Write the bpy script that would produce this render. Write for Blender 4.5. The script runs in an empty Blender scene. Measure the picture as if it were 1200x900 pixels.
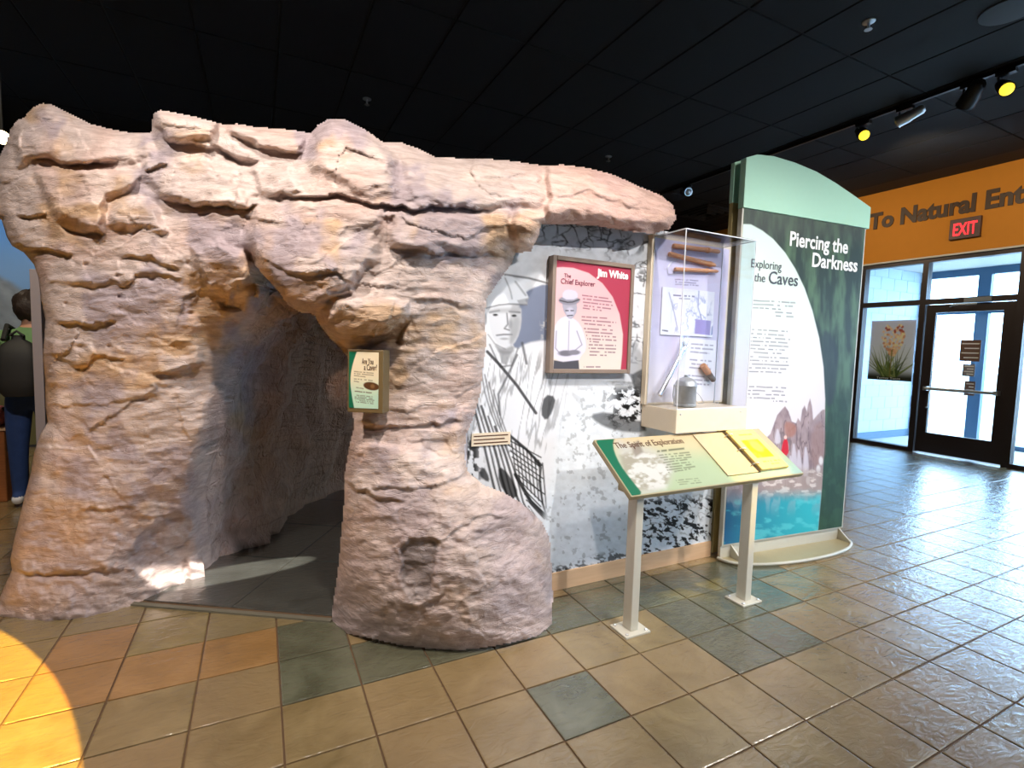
import bpy, bmesh, math, random
import numpy as np
from mathutils import Vector, Matrix

scene = bpy.context.scene
COL = scene.collection
rng = np.random.default_rng(7)
random.seed(7)

# ------------------------------------------------------------------ camera
F_PX = 591.06                                   # focal length for a 1200 px wide frame
CAM = np.array([0.848, -2.967, 1.419])
RM = np.array([[0.8943134, -0.4465177, 0.0287318],
               [0.0071835, 0.0785336, 0.9968856],
               [-0.4473835, -0.8913217, 0.0734412]])    # rows: right, up, back
cam_d = bpy.data.cameras.new('camera')
cam_d.sensor_fit = 'HORIZONTAL'
cam_d.sensor_width = 36.0
cam_d.lens = 36.0 * F_PX / 1200.0
cam_d.clip_start = 0.05
cam_d.clip_end = 200
cam = bpy.data.objects.new('camera', cam_d)
COL.objects.link(cam)
m4 = Matrix.Identity(4)
for r in range(3):
    for c in range(3):
        m4[r][c] = RM[c][r]
    m4[r][3] = CAM[r]
cam.matrix_world = m4
scene.camera = cam

# ------------------------------------------------------------------ light
scene.view_settings.view_transform = 'Standard'
scene.view_settings.look = 'None'
scene.view_settings.gamma = 1.0
scene.view_settings.use_curve_mapping = False
scene.view_settings.exposure = 0.0
world = bpy.data.worlds.new('sky')
scene.world = world
world.use_nodes = True
bg = world.node_tree.nodes['Background']
bg.inputs[0].default_value = (0.42, 0.68, 1.0, 1)
bg.inputs[1].default_value = 13.0


def lamp(name, kind, loc, aim, power, color, size=0.1, spot=60, blend=0.3, scale=(1, 1, 1)):
    d = bpy.data.lights.new(name, kind)
    d.energy = power
    d.color = color
    if kind == 'SPOT':
        d.spot_size = math.radians(spot)
        d.spot_blend = blend
        d.shadow_soft_size = size
    elif kind == 'AREA':
        d.shape = 'RECTANGLE'
        d.size = size[0]
        d.size_y = size[1]
    else:
        d.shadow_soft_size = size
    o = bpy.data.objects.new(name, d)
    COL.objects.link(o)
    o.location = loc
    v = Vector(aim) - Vector(loc)
    o.rotation_euler = v.to_track_quat('-Z', 'Y').to_euler()
    o.scale = scale
    return o


WARM = (1.0, 0.90, 0.84)
lamp('ceiling_spot', 'SPOT', (-0.3, -1.7, 3.85), (0.2, 0.1, 1.4), 320, WARM, 0.06, 85, 0.8)
lamp('ceiling_spot', 'SPOT', (1.3, -2.4, 3.85), (1.2, -0.5, 1.3), 340, WARM, 0.06, 85, 0.8)
lamp('ceiling_spot', 'SPOT', (3.1, -4.2, 3.85), (3.0, -0.6, 1.4), 420, (1.0, 0.96, 0.93), 0.06, 50, 0.8)
lamp('ceiling_spot', 'SPOT', (2.7, -2.2, 3.85), (2.8, -0.6, 0.8), 200, (1.0, 0.96, 0.93), 0.06, 60, 0.8)
lamp('ceiling_spot', 'SPOT', (5.0, -3.8, 3.85), (4.4, -0.6, 1.3), 420, (1.0, 0.96, 0.93), 0.06, 50, 0.8)
lamp('ceiling_spot', 'SPOT', (5.6, -2.9, 3.85), (4.6, -2.0, 0), 420, (1.0, 0.95, 0.9), 0.08, 95, 0.9)  # unseen extra lamp, added to brighten the floor on the right
fs_ = lamp('floor_spot', 'SPOT', (-0.37, -0.66, 3.9), (-0.37, -0.66, 0), 3300, (1.0, 0.58, 0.06), 0.01, 38, 0.0, (.40, 1, 1))
fs_.rotation_euler = (0, 0, math.radians(26))
lamp('backdrop_spot', 'SPOT', (-2.2, 2.6, 3.8), (-2.0, 5.4, 1.6), 220, (1.0, 0.9, 0.8), 0.1, 90, 0.7)
lamp('backdrop_spot', 'SPOT', (-0.9, 1.2, 3.8), (-1.1, 2.8, 0.9), 160, (1.0, 0.85, 0.6), 0.1, 60, 0.7)
lamp('binder_spot', 'SPOT', (4.3, -2.5, 3.85), (3.40, -1.01, 0.80), 900, (1.0, 0.66, 0.02), 0.02, 9.5, 0.5)
for y_ in (-1.6, 0.4, 2.4):
    lamp('wall_washer', 'SPOT', (7.3, y_, 3.75), (9.72, y_ + .2, 2.9), 95, (1.0, 0.85, 0.6), 0.05, 110, 0.9)
lamp('cave_spot', 'SPOT', (0.95, -2.6, 3.9), (0.70, 0.40, 0.02), 3300, (1.0, 0.97, 0.92), 0.01, 11.5, 0.25, (1, .20, 1))


# ------------------------------------------------------------------ measuring helpers (photo px -> place)
def ray(u, v):
    return RM.T @ np.array([(u - 600) / F_PX, -(v - 450) / F_PX, -1.0])


def on_plane(u, v, p0, n):
    d = ray(u, v)
    p0 = np.array(p0, float); n = np.array(n, float)
    return CAM + d * ((p0 - CAM) @ n) / (d @ n)


def on_z(u, v, z=0.0):
    return on_plane(u, v, (0, 0, z), (0, 0, 1))


def on_y(u, v, y):
    return on_plane(u, v, (0, y, 0), (0, 1, 0))


def on_x(u, v, x):
    return on_plane(u, v, (x, 0, 0), (1, 0, 0))


def project(P):
    Q = (np.asarray(P, float) - CAM) @ RM.T
    return 600 + F_PX * Q[..., 0] / -Q[..., 2], 450 - F_PX * Q[..., 1] / -Q[..., 2]


# ------------------------------------------------------------------ numpy noise and drawing helpers
def _hash(ix, iy, s):
    h = (ix.astype(np.int64) * 374761393 + iy.astype(np.int64) * 668265263 + s * 974634777) & 0xffffffff
    h = ((h ^ (h >> 13)) * 1274126177) & 0xffffffff
    h = (h ^ (h >> 16)) & 0xffffffff
    return h / 4294967295.0


def vnoise(x, y, s=0):
    ix, iy = np.floor(x), np.floor(y)
    fx, fy = x - ix, y - iy
    fx = fx * fx * fx * (fx * (fx * 6 - 15) + 10)
    fy = fy * fy * fy * (fy * (fy * 6 - 15) + 10)
    a, b = _hash(ix, iy, s), _hash(ix + 1, iy, s)
    c, d = _hash(ix, iy + 1, s), _hash(ix + 1, iy + 1, s)
    return (a + (b - a) * fx) * (1 - fy) + (c + (d - c) * fx) * fy


def fbm(x, y, s=0, o=4):
    r = 0; a = 0.5; t = 0
    for k in range(o):
        r = r + a * vnoise(x * 2 ** k, y * 2 ** k, s + 17 * k); t += a; a *= 0.5
    return r / t


def cells(x, y, s=0):
    """distance to nearest / second nearest feature point"""
    ix, iy = np.floor(x), np.floor(y)
    d1 = np.full(x.shape, 9.0); d2 = np.full(x.shape, 9.0)
    for dx in (-1, 0, 1):
        for dy in (-1, 0, 1):
            cx = ix + dx; cy = iy + dy
            d = np.hypot(cx + _hash(cx, cy, s) - x, cy + _hash(cx, cy, s + 5) - y)
            d2 = np.minimum(d2, np.maximum(d, d1)); d1 = np.minimum(d1, d)
    return d1, d2


def sstep(a, b, x):
    t = np.clip((x - a) / (b - a), 0, 1)
    return t * t * (3 - 2 * t)


def seg_dist(x, y, pts, closed=False):
    pts = np.asarray(pts, float)
    n = len(pts)
    best = np.full(np.shape(x), 1e9)
    for i in range(n if closed else n - 1):
        a = pts[i]; b = pts[(i + 1) % n]; d = b - a
        t = np.clip(((x - a[0]) * d[0] + (y - a[1]) * d[1]) / max(d @ d, 1e-9), 0, 1)
        best = np.minimum(best, np.hypot(x - a[0] - t * d[0], y - a[1] - t * d[1]))
    return best


def inside(x, y, pts):
    pts = np.asarray(pts, float)
    n = len(pts)
    r = np.zeros(np.shape(x), bool)
    for i in range(n):
        a = pts[i]; b = pts[(i + 1) % n]
        if a[1] == b[1]:
            continue
        r ^= ((a[1] > y) != (b[1] > y)) & (x < (b[0] - a[0]) * (y - a[1]) / (b[1] - a[1]) + a[0])
    return r


def poly_sd(x, y, pts):
    d = seg_dist(x, y, pts, True)
    return np.where(inside(x, y, pts), d, -d)


def smooth_poly(pts, it=2, closed=True):
    p = np.asarray(pts, float)
    for _ in range(it):
        if closed:
            q = np.roll(p, -1, 0)
        else:
            q = p[1:]
        b = p if closed else p[:-1]
        r = np.empty((2 * len(b), 2))
        r[0::2] = 0.75 * b + 0.25 * q
        r[1::2] = 0.25 * b + 0.75 * q
        p = r if closed else np.vstack([p[:1], r, p[-1:]])
    return p


class Paint:
    """a flat print: colours worked out at every point (x, y) of a fine grid"""
    def __init__(self, x, y, base=(1, 1, 1)):
        self.x, self.y = x, y
        self.c = np.ones(x.shape + (3,)) * np.array(base, float)

    def mix(self, mask, col):
        col = np.asarray(col, float)
        self.c = self.c * (1 - mask[..., None]) + col * mask[..., None]

    def poly(self, pts, col, soft=0.8, a=1.0, smooth=0):
        pts = smooth_poly(pts, smooth) if smooth else pts
        self.mix(a * sstep(-soft, soft, poly_sd(self.x, self.y, pts)), col)

    def line(self, pts, w, col, soft=0.7, a=1.0, smooth=0):
        pts = smooth_poly(pts, smooth, False) if smooth else pts
        self.mix(a * (1 - sstep(w / 2 - soft, w / 2 + soft, seg_dist(self.x, self.y, pts))), col)

    def ell(self, cx, cy, rx, ry, col, soft=0.15, a=1.0, rot=0.0):
        c, s = math.cos(rot), math.sin(rot)
        X, Y = self.x - cx, self.y - cy
        d = np.hypot((X * c + Y * s) / rx, (-X * s + Y * c) / ry)
        self.mix(a * (1 - sstep(1 - soft, 1 + soft, d)), col)

    def textline(self, p, q, h, col, seed=0, word=6.0, a=0.8):
        """an unreadable line of small print: word-length dashes"""
        p = np.array(p, float); q = np.array(q, float)
        L = np.hypot(*(q - p)); d = (q - p) / L
        s = (self.x - p[0]) * d[0] + (self.y - p[1]) * d[1]
        t = -(self.x - p[0]) * d[1] + (self.y - p[1]) * d[0]
        n = vnoise(s / word * 2.4 + 31 * seed, t * 0 + seed, 3)
        m = (s > 0) & (s < L)
        self.mix(a * m * sstep(0.22, 0.34, n) * (1 - sstep(h * 0.35, h * 0.75, np.abs(t))), col)


def srgb(r, g, b):
    f = lambda c: (c / 12.92 if c <= 0.04045 else ((c + 0.055) / 1.055) ** 2.4)
    return (f(r / 255), f(g / 255), f(b / 255))


# ------------------------------------------------------------------ materials
MATS = {}


def new_mat(name):
    m = bpy.data.materials.new(name)
    m.use_nodes = True
    MATS[name] = m
    nt = m.node_tree
    return m, nt, nt.nodes['Principled BSDF']


def plain(name, col, rough=0.5, metal=0.0, noise=0.0, scale=30.0, bump=0.0, emit=0.0, spec=0.5):
    m, nt, b = new_mat(name)
    b.inputs['Roughness'].default_value = rough
    b.inputs['Metallic'].default_value = metal
    b.inputs['Specular IOR Level'].default_value = spec
    b.inputs['Base Color'].default_value = (*col, 1)
    tc = nt.nodes.new('ShaderNodeTexCoord')
    n = nt.nodes.new('ShaderNodeTexNoise')
    n.inputs['Scale'].default_value = scale
    n.inputs['Detail'].default_value = 4
    nt.links.new(tc.outputs['Object'], n.inputs['Vector'])
    if noise:
        r = nt.nodes.new('ShaderNodeMix'); r.data_type = 'RGBA'
        r.inputs[6].default_value = (*[c * (1 - noise) for c in col], 1)
        r.inputs[7].default_value = (*[min(1, c * (1 + noise)) for c in col], 1)
        nt.links.new(n.outputs['Fac'], r.inputs[0])
        nt.links.new(r.outputs[2], b.inputs['Base Color'])
    if bump:
        bp = nt.nodes.new('ShaderNodeBump')
        bp.inputs['Strength'].default_value = bump
        bp.inputs['Distance'].default_value = 0.01
        nt.links.new(n.outputs['Fac'], bp.inputs['Height'])
        nt.links.new(bp.outputs[0], b.inputs['Normal'])
    if emit:
        b.inputs['Emission Color'].default_value = (*col, 1)
        b.inputs['Emission Strength'].default_value = emit
    return m


def wood(name, c1, c2, axis='X', scale=6.0, rough=0.5):
    m, nt, b = new_mat(name)
    tc = nt.nodes.new('ShaderNodeTexCoord'); mp = nt.nodes.new('ShaderNodeMapping')
    s = {'X': (1, 12, 12), 'Y': (12, 1, 12), 'Z': (12, 12, 1)}[axis]
    mp.inputs['Scale'].default_value = s
    n = nt.nodes.new('ShaderNodeTexNoise'); n.inputs['Scale'].default_value = scale; n.inputs['Detail'].default_value = 5
    r = nt.nodes.new('ShaderNodeMix'); r.data_type = 'RGBA'
    r.inputs[6].default_value = (*c1, 1); r.inputs[7].default_value = (*c2, 1)
    nt.links.new(tc.outputs['Object'], mp.inputs[0]); nt.links.new(mp.outputs[0], n.inputs['Vector'])
    nt.links.new(n.outputs['Fac'], r.inputs[0]); nt.links.new(r.outputs[2], b.inputs['Base Color'])
    b.inputs['Roughness'].default_value = rough
    return m


def print_mat():
    m, nt, b = new_mat('printed_paper')
    a = nt.nodes.new('ShaderNodeVertexColor'); a.layer_name = 'ink'
    nt.links.new(a.outputs['Color'], b.inputs['Base Color'])
    b.inputs['Roughness'].default_value = 0.45
    b.inputs['Specular IOR Level'].default_value = 0.25
    return m


def glass(name, tint=(0.97, 0.99, 1.0), refl=0.08, rough=0.02):
    m = bpy.data.materials.new(name); m.use_nodes = True; MATS[name] = m
    nt = m.node_tree; nt.nodes.clear()
    out = nt.nodes.new('ShaderNodeOutputMaterial')
    t = nt.nodes.new('ShaderNodeBsdfTransparent'); t.inputs[0].default_value = (*tint, 1)
    g = nt.nodes.new('ShaderNodeBsdfGlossy'); g.inputs['Roughness'].default_value = rough
    fr = nt.nodes.new('ShaderNodeLayerWeight'); fr.inputs[0].default_value = 0.12
    mx = nt.nodes.new('ShaderNodeMixShader')
    ma = nt.nodes.new('ShaderNodeMath'); ma.operation = 'ADD'; ma.inputs[1].default_value = refl * 0.3
    nt.links.new(fr.outputs['Fresnel'], ma.inputs[0]); nt.links.new(ma.outputs[0], mx.inputs[0])
    nt.links.new(t.outputs[0], mx.inputs[1]); nt.links.new(g.outputs[0], mx.inputs[2])
    nt.links.new(mx.outputs[0], out.inputs[0])
    return m


def rock_mat(name='painted_rock', st=(4, 4, 15), st2=(3.2, 3.2, 17), bump=0.5, dist=0.018):
    m, nt, b = new_mat(name)
    N = nt.nodes.new; L = nt.links.new
    a = N('ShaderNodeVertexColor'); a.layer_name = 'ink'
    tc = N('ShaderNodeTexCoord'); mp = N('ShaderNodeMapping'); mp.inputs['Scale'].default_value = st
    n1 = N('ShaderNodeTexNoise'); n1.inputs['Scale'].default_value = 2.6; n1.inputs['Detail'].default_value = 8; n1.inputs['Roughness'].default_value = 0.62
    n1.inputs['Distortion'].default_value = 0.6
    L(tc.outputs['Object'], mp.inputs[0]); L(mp.outputs[0], n1.inputs['Vector'])
    n2 = N('ShaderNodeTexNoise'); n2.inputs['Scale'].default_value = 38; n2.inputs['Detail'].default_value = 6; n2.inputs['Roughness'].default_value = 0.7
    L(tc.outputs['Object'], n2.inputs['Vector'])
    rp = N('ShaderNodeValToRGB')
    rp.color_ramp.elements[0].position = 0.30; rp.color_ramp.elements[0].color = (0.60, 0.54, 0.50, 1)
    rp.color_ramp.elements[1].position = 0.62; rp.color_ramp.elements[1].color = (1.06, 1.04, 1.03, 1)
    L(n1.outputs['Fac'], rp.inputs[0])
    mu = N('ShaderNodeMix'); mu.data_type = 'RGBA'; mu.blend_type = 'MULTIPLY'; mu.inputs[0].default_value = 0.75
    L(a.outputs['Color'], mu.inputs[6]); L(rp.outputs[0], mu.inputs[7])
    L(mu.outputs[2], b.inputs['Base Color'])
    ad = N('ShaderNodeMath'); ad.operation = 'MULTIPLY_ADD'; ad.inputs[1].default_value = 0.45
    L(n2.outputs['Fac'], ad.inputs[0]); L(n1.outputs['Fac'], ad.inputs[2])
    bp = N('ShaderNodeBump'); bp.inputs['Strength'].default_value = bump; bp.inputs['Distance'].default_value = dist
    mp2 = N('ShaderNodeMapping'); mp2.inputs['Scale'].default_value = st2
    L(tc.outputs['Object'], mp2.inputs[0])
    n3 = N('ShaderNodeTexNoise'); n3.inputs['Scale'].default_value = 1.6; n3.inputs['Detail'].default_value = 3; n3.inputs['Distortion'].default_value = 0.9
    L(mp2.outputs[0], n3.inputs['Vector'])
    s1 = N('ShaderNodeMath'); s1.operation = 'SUBTRACT'; s1.inputs[1].default_value = 0.5; L(n3.outputs['Fac'], s1.inputs[0])
    s2 = N('ShaderNodeMath'); s2.operation = 'ABSOLUTE'; L(s1.outputs[0], s2.inputs[0])
    s3 = N('ShaderNodeMapRange'); s3.inputs['From Min'].default_value = 0.0; s3.inputs['From Max'].default_value = 0.022; s3.inputs['To Min'].default_value = -0.30; s3.inputs['To Max'].default_value = 0.0
    L(s2.outputs[0], s3.inputs['Value'])
    s4 = N('ShaderNodeMath'); s4.operation = 'ADD'; L(ad.outputs[0], s4.inputs[0]); L(s3.outputs[0], s4.inputs[1])
    L(s4.outputs[0], bp.inputs['Height']); L(bp.outputs[0], b.inputs['Normal'])
    b.inputs['Roughness'].default_value = 0.62
    b.inputs['Specular IOR Level'].default_value = 0.35
    return m


def tile_mat(name, c1, c2, c3):
    m, nt, b = new_mat(name)
    N = nt.nodes.new; L = nt.links.new
    oi = N('ShaderNodeObjectInfo')
    tc = N('ShaderNodeTexCoord')
    geo = N('ShaderNodeNewGeometry')
    n1 = N('ShaderNodeTexNoise'); n1.inputs['Scale'].default_value = 4.5; n1.inputs['Detail'].default_value = 6; n1.inputs['Distortion'].default_value = 0.8
    L(geo.outputs['Position'], n1.inputs['Vector'])
    rp = N('ShaderNodeValToRGB')
    rp.color_ramp.elements[0].position = 0.34; rp.color_ramp.elements[0].color = (*c1, 1)
    rp.color_ramp.elements[1].position = 0.66; rp.color_ramp.elements[1].color = (*c2, 1)
    L(n1.outputs['Fac'], rp.inputs[0])
    mx = N('ShaderNodeMix'); mx.data_type = 'RGBA'; mx.inputs[7].default_value = (*c3, 1)
    mm = N('ShaderNodeMath'); mm.operation = 'MULTIPLY'; mm.inputs[1].default_value = 0.7
    L(oi.outputs['Random'], mm.inputs[0]); L(mm.outputs[0], mx.inputs[0]); L(rp.outputs[0], mx.inputs[6])
    L(mx.outputs[2], b.inputs['Base Color'])
    mp = N('ShaderNodeMapping'); mp.inputs['Scale'].default_value = (1, 2.2, 1); mp.inputs['Rotation'].default_value = (0, 0, 0.5)
    L(geo.outputs['Position'], mp.inputs[0])
    n2 = N('ShaderNodeTexNoise'); n2.inputs['Scale'].default_value = 11; n2.inputs['Detail'].default_value = 5; n2.inputs['Distortion'].default_value = 1.5
    L(mp.outputs[0], n2.inputs['Vector'])
    bp = N('ShaderNodeBump'); bp.inputs['Strength'].default_value = 0.5; bp.inputs['Distance'].default_value = 0.008
    L(n2.outputs['Fac'], bp.inputs['Height']); L(bp.outputs[0], b.inputs['Normal'])
    b.inputs['Roughness'].default_value = 0.26
    b.inputs['Specular IOR Level'].default_value = 0.6
    b.inputs['Coat Weight'].default_value = 1.0
    b.inputs['Coat Roughness'].default_value = 0.27
    b.inputs['Coat IOR'].default_value = 1.75
    L(bp.outputs[0], b.inputs['Coat Normal'])
    return m


print_mat(); rock_mat(); rock_mat('passage_rock', (8, 8, 3.5), (4, 4, 2.0), 0.9, 0.035); glass('pane_glass'); glass('acrylic', (0.95, 0.96, 0.98), 0.12)
tile_mat('tan_tile', srgb(122, 104, 66), srgb(150, 130, 90), srgb(146, 120, 84))
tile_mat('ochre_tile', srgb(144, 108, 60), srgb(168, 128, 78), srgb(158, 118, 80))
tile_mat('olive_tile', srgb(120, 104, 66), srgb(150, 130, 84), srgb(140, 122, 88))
tile_mat('slate_tile', srgb(78, 80, 60), srgb(108, 110, 88), srgb(96, 92, 72))
tile_mat('cave_tile', srgb(60, 60, 54), srgb(82, 82, 75), srgb(70, 70, 64))
plain('strip_grey', srgb(112, 108, 92), 0.5, noise=.1)
plain('grout', srgb(98, 74, 50), 0.8, noise=0.2)
plain('black_ceiling', (0.006, 0.006, 0.0065), 0.9, noise=0.25, scale=60)
plain('black_grid', (0.008, 0.008, 0.008), 0.7)
plain('dark_wall', (0.02, 0.02, 0.022), 0.8, noise=0.2)
plain('orange_wall', srgb(205, 128, 22), 0.7, noise=0.05, scale=8)
plain('cream_wall', srgb(205, 200, 190), 0.7, noise=0.05)
plain('bronze', srgb(62, 52, 50), 0.4, 0.4, noise=0.1)
plain('black_metal', (0.012, 0.012, 0.013), 0.4, 0.3)
plain('steel', (0.62, 0.62, 0.62), 0.3, 0.9)
plain('cream_metal', srgb(205, 200, 184), 0.45, 0.1, noise=0.04)
plain('khaki_metal', srgb(168, 156, 122), 0.45, 0.1, noise=0.05)
plain('mint', srgb(176, 222, 196), 0.5, noise=0.02)
plain('taupe_frame', srgb(140, 122, 108), 0.45, noise=0.06)
plain('brown_frame', srgb(118, 98, 62), 0.5, noise=0.1)
plain('cream_case', srgb(232, 216, 190), 0.5, noise=0.03)
plain('white_board', srgb(226, 222, 232), 0.5, noise=0.02)
plain('white_ink', (0.92, 0.92, 0.9), 0.5)
plain('dark_ink', srgb(70, 74, 84), 0.5)
plain('brown_ink', srgb(92, 60, 40), 0.5)
plain('plum_ink', srgb(120, 60, 78), 0.5)
plain('sign_brown', srgb(70, 44, 22), 0.5)
plain('lamp_yellow', (1.0, 0.70, 0.04), 0.5, emit=2.0)
plain('lamp_warm', (1.0, 0.72, 0.35), 0.5, emit=30.0)
plain('exit_red', (1.0, 0.02, 0.03), 0.5, emit=2.2)
plain('exit_case', srgb(92, 70, 66), 0.4, 0.3)
plain('green_shirt', srgb(104, 140, 92), 0.8, noise=0.2, scale=12)
plain('denim', srgb(36, 62, 112), 0.85, noise=0.25, scale=20)
plain('black_fabric', (0.012, 0.012, 0.012), 0.7, noise=0.2)
plain('hair', (0.022, 0.013, 0.01), 0.6, noise=0.3, scale=60, bump=0.5)
plain('skin', srgb(196, 146, 118), 0.6)
plain('shoe_white', (0.8, 0.8, 0.82), 0.5)
plain('pink_bag', srgb(168, 96, 96), 0.7, noise=0.15)
plain('grey_panel', srgb(150, 142, 146), 0.6, noise=0.03)
plain('tin', (0.60, 0.61, 0.60), 0.45, 0.55, noise=0.35, scale=24, bump=0.2)
plain('cork', srgb(200, 140, 96), 0.7, noise=0.2, scale=40)
plain('amber_glass', srgb(120, 104, 96), 0.2, 0.1, noise=0.2)
plain('steel_bright', (0.8, 0.8, 0.82), 0.2, 0.95, noise=0.1)
plain('block_blue', srgb(196, 212, 224), 0.6, noise=0.04)
plain('block_mortar', srgb(176, 196, 212), 0.8)
plain('base_blue', srgb(104, 130, 152), 0.6)
plain('concrete', srgb(190, 190, 186), 0.8, noise=0.08)
plain('paper', (0.85, 0.85, 0.84), 0.6)
plain('stone_out', srgb(205, 196, 180), 0.85, noise=0.2, scale=3)
plain('back_board', srgb(186, 166, 110), 0.5, noise=0.04)
plain('page_cream', srgb(190, 172, 138), 0.6)
plain('binder_edge', srgb(214, 190, 120), 0.5)
wood('light_wood', srgb(222, 186, 148), srgb(200, 160, 122), 'X')
wood('stick_wood', srgb(224, 168, 124), srgb(186, 124, 84), 'X', 9)
wood('bench_wood', srgb(170, 104, 52), srgb(120, 66, 30), 'X')


# ------------------------------------------------------------------ object helpers
def link(o, parent=None):
    COL.objects.link(o)
    if parent is not None:
        o.parent = parent
    return o


def tag(o, label=None, cat=None, group=None, kind=None):
    if label: o['label'] = label
    if cat: o['category'] = cat
    if group: o['group'] = group
    if kind: o['kind'] = kind
    return o


def empty(name, loc, label, cat, group=None):
    o = bpy.data.objects.new(name, None)
    o.empty_display_size = 0.1
    COL.objects.link(o)
    o.location = loc
    return tag(o, label, cat, group)


def origin(parent):
    v = Vector((0, 0, 0))
    while parent is not None:
        v += parent.location
        parent = parent.parent
    return v


class MB:
    def __init__(self):
        self.v = []; self.f = []

    def add(self, vs, fs):
        n = len(self.v)
        self.v += [tuple(map(float, p)) for p in vs]
        self.f += [tuple(i + n for i in f) for f in fs]
        return self

    def box(self, lo, hi):
        x0, y0, z0 = lo; x1, y1, z1 = hi
        return self.add([(x0, y0, z0), (x1, y0, z0), (x1, y1, z0), (x0, y1, z0), (x0, y0, z1), (x1, y0, z1), (x1, y1, z1), (x0, y1, z1)],
                        [(3, 2, 1, 0), (4, 5, 6, 7), (0, 1, 5, 4), (1, 2, 6, 5), (2, 3, 7, 6), (3, 0, 4, 7)])

    def obox(self, c, ax, ay, az):
        """box from centre and three half-axis vectors"""
        c = np.array(c, float); ax, ay, az = map(lambda q: np.array(q, float), (ax, ay, az))
        vs = [c + sx * ax + sy * ay + sz * az for sz in (-1, 1) for sx, sy in ((-1, -1), (1, -1), (1, 1), (-1, 1))]
        return self.add(vs, [(3, 2, 1, 0), (4, 5, 6, 7), (0, 1, 5, 4), (1, 2, 6, 5), (2, 3, 7, 6), (3, 0, 4, 7)])

    def prism(self, front, back):
        n = len(front)
        fs = [tuple(range(n)), tuple(range(2 * n - 1, n - 1, -1))]
        fs += [(i, n + i, n + (i + 1) % n, (i + 1) % n) for i in range(n)]
        return self.add(list(front) + list(back), fs)

    def tube(self, pts, r, n=10, caps=True, closed=False):
        pts = [np.array(p, float) for p in pts]
        rs = r if hasattr(r, '__len__') else [r] * len(pts)
        m = len(pts); vs = []; prev = None
        for i, p in enumerate(pts):
            t = pts[(i + 1) % m] - pts[i - 1] if closed else pts[min(i + 1, m - 1)] - pts[max(i - 1, 0)]
            t = t / (np.linalg.norm(t) + 1e-12)
            if prev is None:
                a = np.cross(t, (0, 0, 1) if abs(t[2]) < 0.9 else (1, 0, 0))
            else:
                a = prev - t * (prev @ t)
            a /= np.linalg.norm(a); prev = a
            b = np.cross(t, a)
            vs += [p + rs[i] * (math.cos(2 * math.pi * k / n) * a + math.sin(2 * math.pi * k / n) * b) for k in range(n)]
        fs = []
        for i in range(m if closed else m - 1):
            j = (i + 1) % m
            fs += [(i * n + k, i * n + (k + 1) % n, j * n + (k + 1) % n, j * n + k) for k in range(n)]
        if caps and not closed:
            fs += [tuple(range(n - 1, -1, -1)), tuple((m - 1) * n + k for k in range(n))]
        return self.add(vs, fs)

    def lathe(self, prof, c, axis=(0, 0, 1), n=20):
        """prof: list of (radius, height) from c along axis"""
        ax = np.array(axis, float); ax /= np.linalg.norm(ax)
        c = np.array(c, float)
        return self.tube([c + ax * h for _, h in prof], [max(q, 1e-4) for q, _ in prof], n) if False else self._lathe(prof, c, ax, n)

    def _lathe(self, prof, c, ax, n):
        a = np.cross(ax, (0, 0, 1) if abs(ax[2]) < 0.9 else (1, 0, 0)); a /= np.linalg.norm(a); b = np.cross(ax, a)
        vs = []
        for r, h in prof:
            vs += [c + ax * h + max(r, 1e-4) * (math.cos(2 * math.pi * k / n) * a + math.sin(2 * math.pi * k / n) * b) for k in range(n)]
        fs = []
        for i in range(len(prof) - 1):
            fs += [(i * n + k, i * n + (k + 1) % n, (i + 1) * n + (k + 1) % n, (i + 1) * n + k) for k in range(n)]
        fs += [tuple(range(n - 1, -1, -1)), tuple((len(prof) - 1) * n + k for k in range(n))]
        return self.add(vs, fs)

    def mesh(self, name, mat, off=(0, 0, 0), smooth=False):
        me = bpy.data.meshes.new(name)
        o = np.array(off, float)
        me.from_pydata([tuple(np.array(p) - o) for p in self.v], [], self.f)
        bm = bmesh.new(); bm.from_mesh(me)
        bmesh.ops.recalc_face_normals(bm, faces=bm.faces)
        bm.to_mesh(me); bm.free()
        me.materials.append(MATS[mat])
        if smooth:
            me.shade_smooth()
            if hasattr(me, 'set_sharp_from_angle'):
                me.set_sharp_from_angle(angle=math.radians(40))
        return me

    def build(self, name, mat, parent=None, smooth=False, bevel=0.0, loc=None):
        """vertices are given in place coordinates; loc puts the object's origin there"""
        base = np.array(origin(parent)) if parent is not None else np.array(loc if loc is not None else (0, 0, 0), float)
        o = bpy.data.objects.new(name, self.mesh(name, mat, base, smooth))
        link(o, parent)
        if parent is None and loc is not None:
            o.location = loc
        if bevel:
            b = o.modifiers.new('bevel', 'BEVEL'); b.width = bevel; b.segments = 2; b.limit_method = 'ANGLE'
        return o


def np_mesh(name, V, Fq, mat, colors=None, smooth=True, Ft=None):
    me = bpy.data.meshes.new(name)
    faces = Fq.tolist() + (Ft.tolist() if Ft is not None else [])
    me.from_pydata(V.tolist(), [], faces)
    if colors is not None:
        at = me.color_attributes.new('ink', 'FLOAT_COLOR', 'POINT')
        c = np.ones((len(V), 4), np.float32); c[:, :3] = np.clip(colors, 0, 1)
        at.data.foreach_set('color', c.ravel())
    me.materials.append(MATS[mat])
    if smooth:
        me.shade_smooth()
    return me


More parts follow.
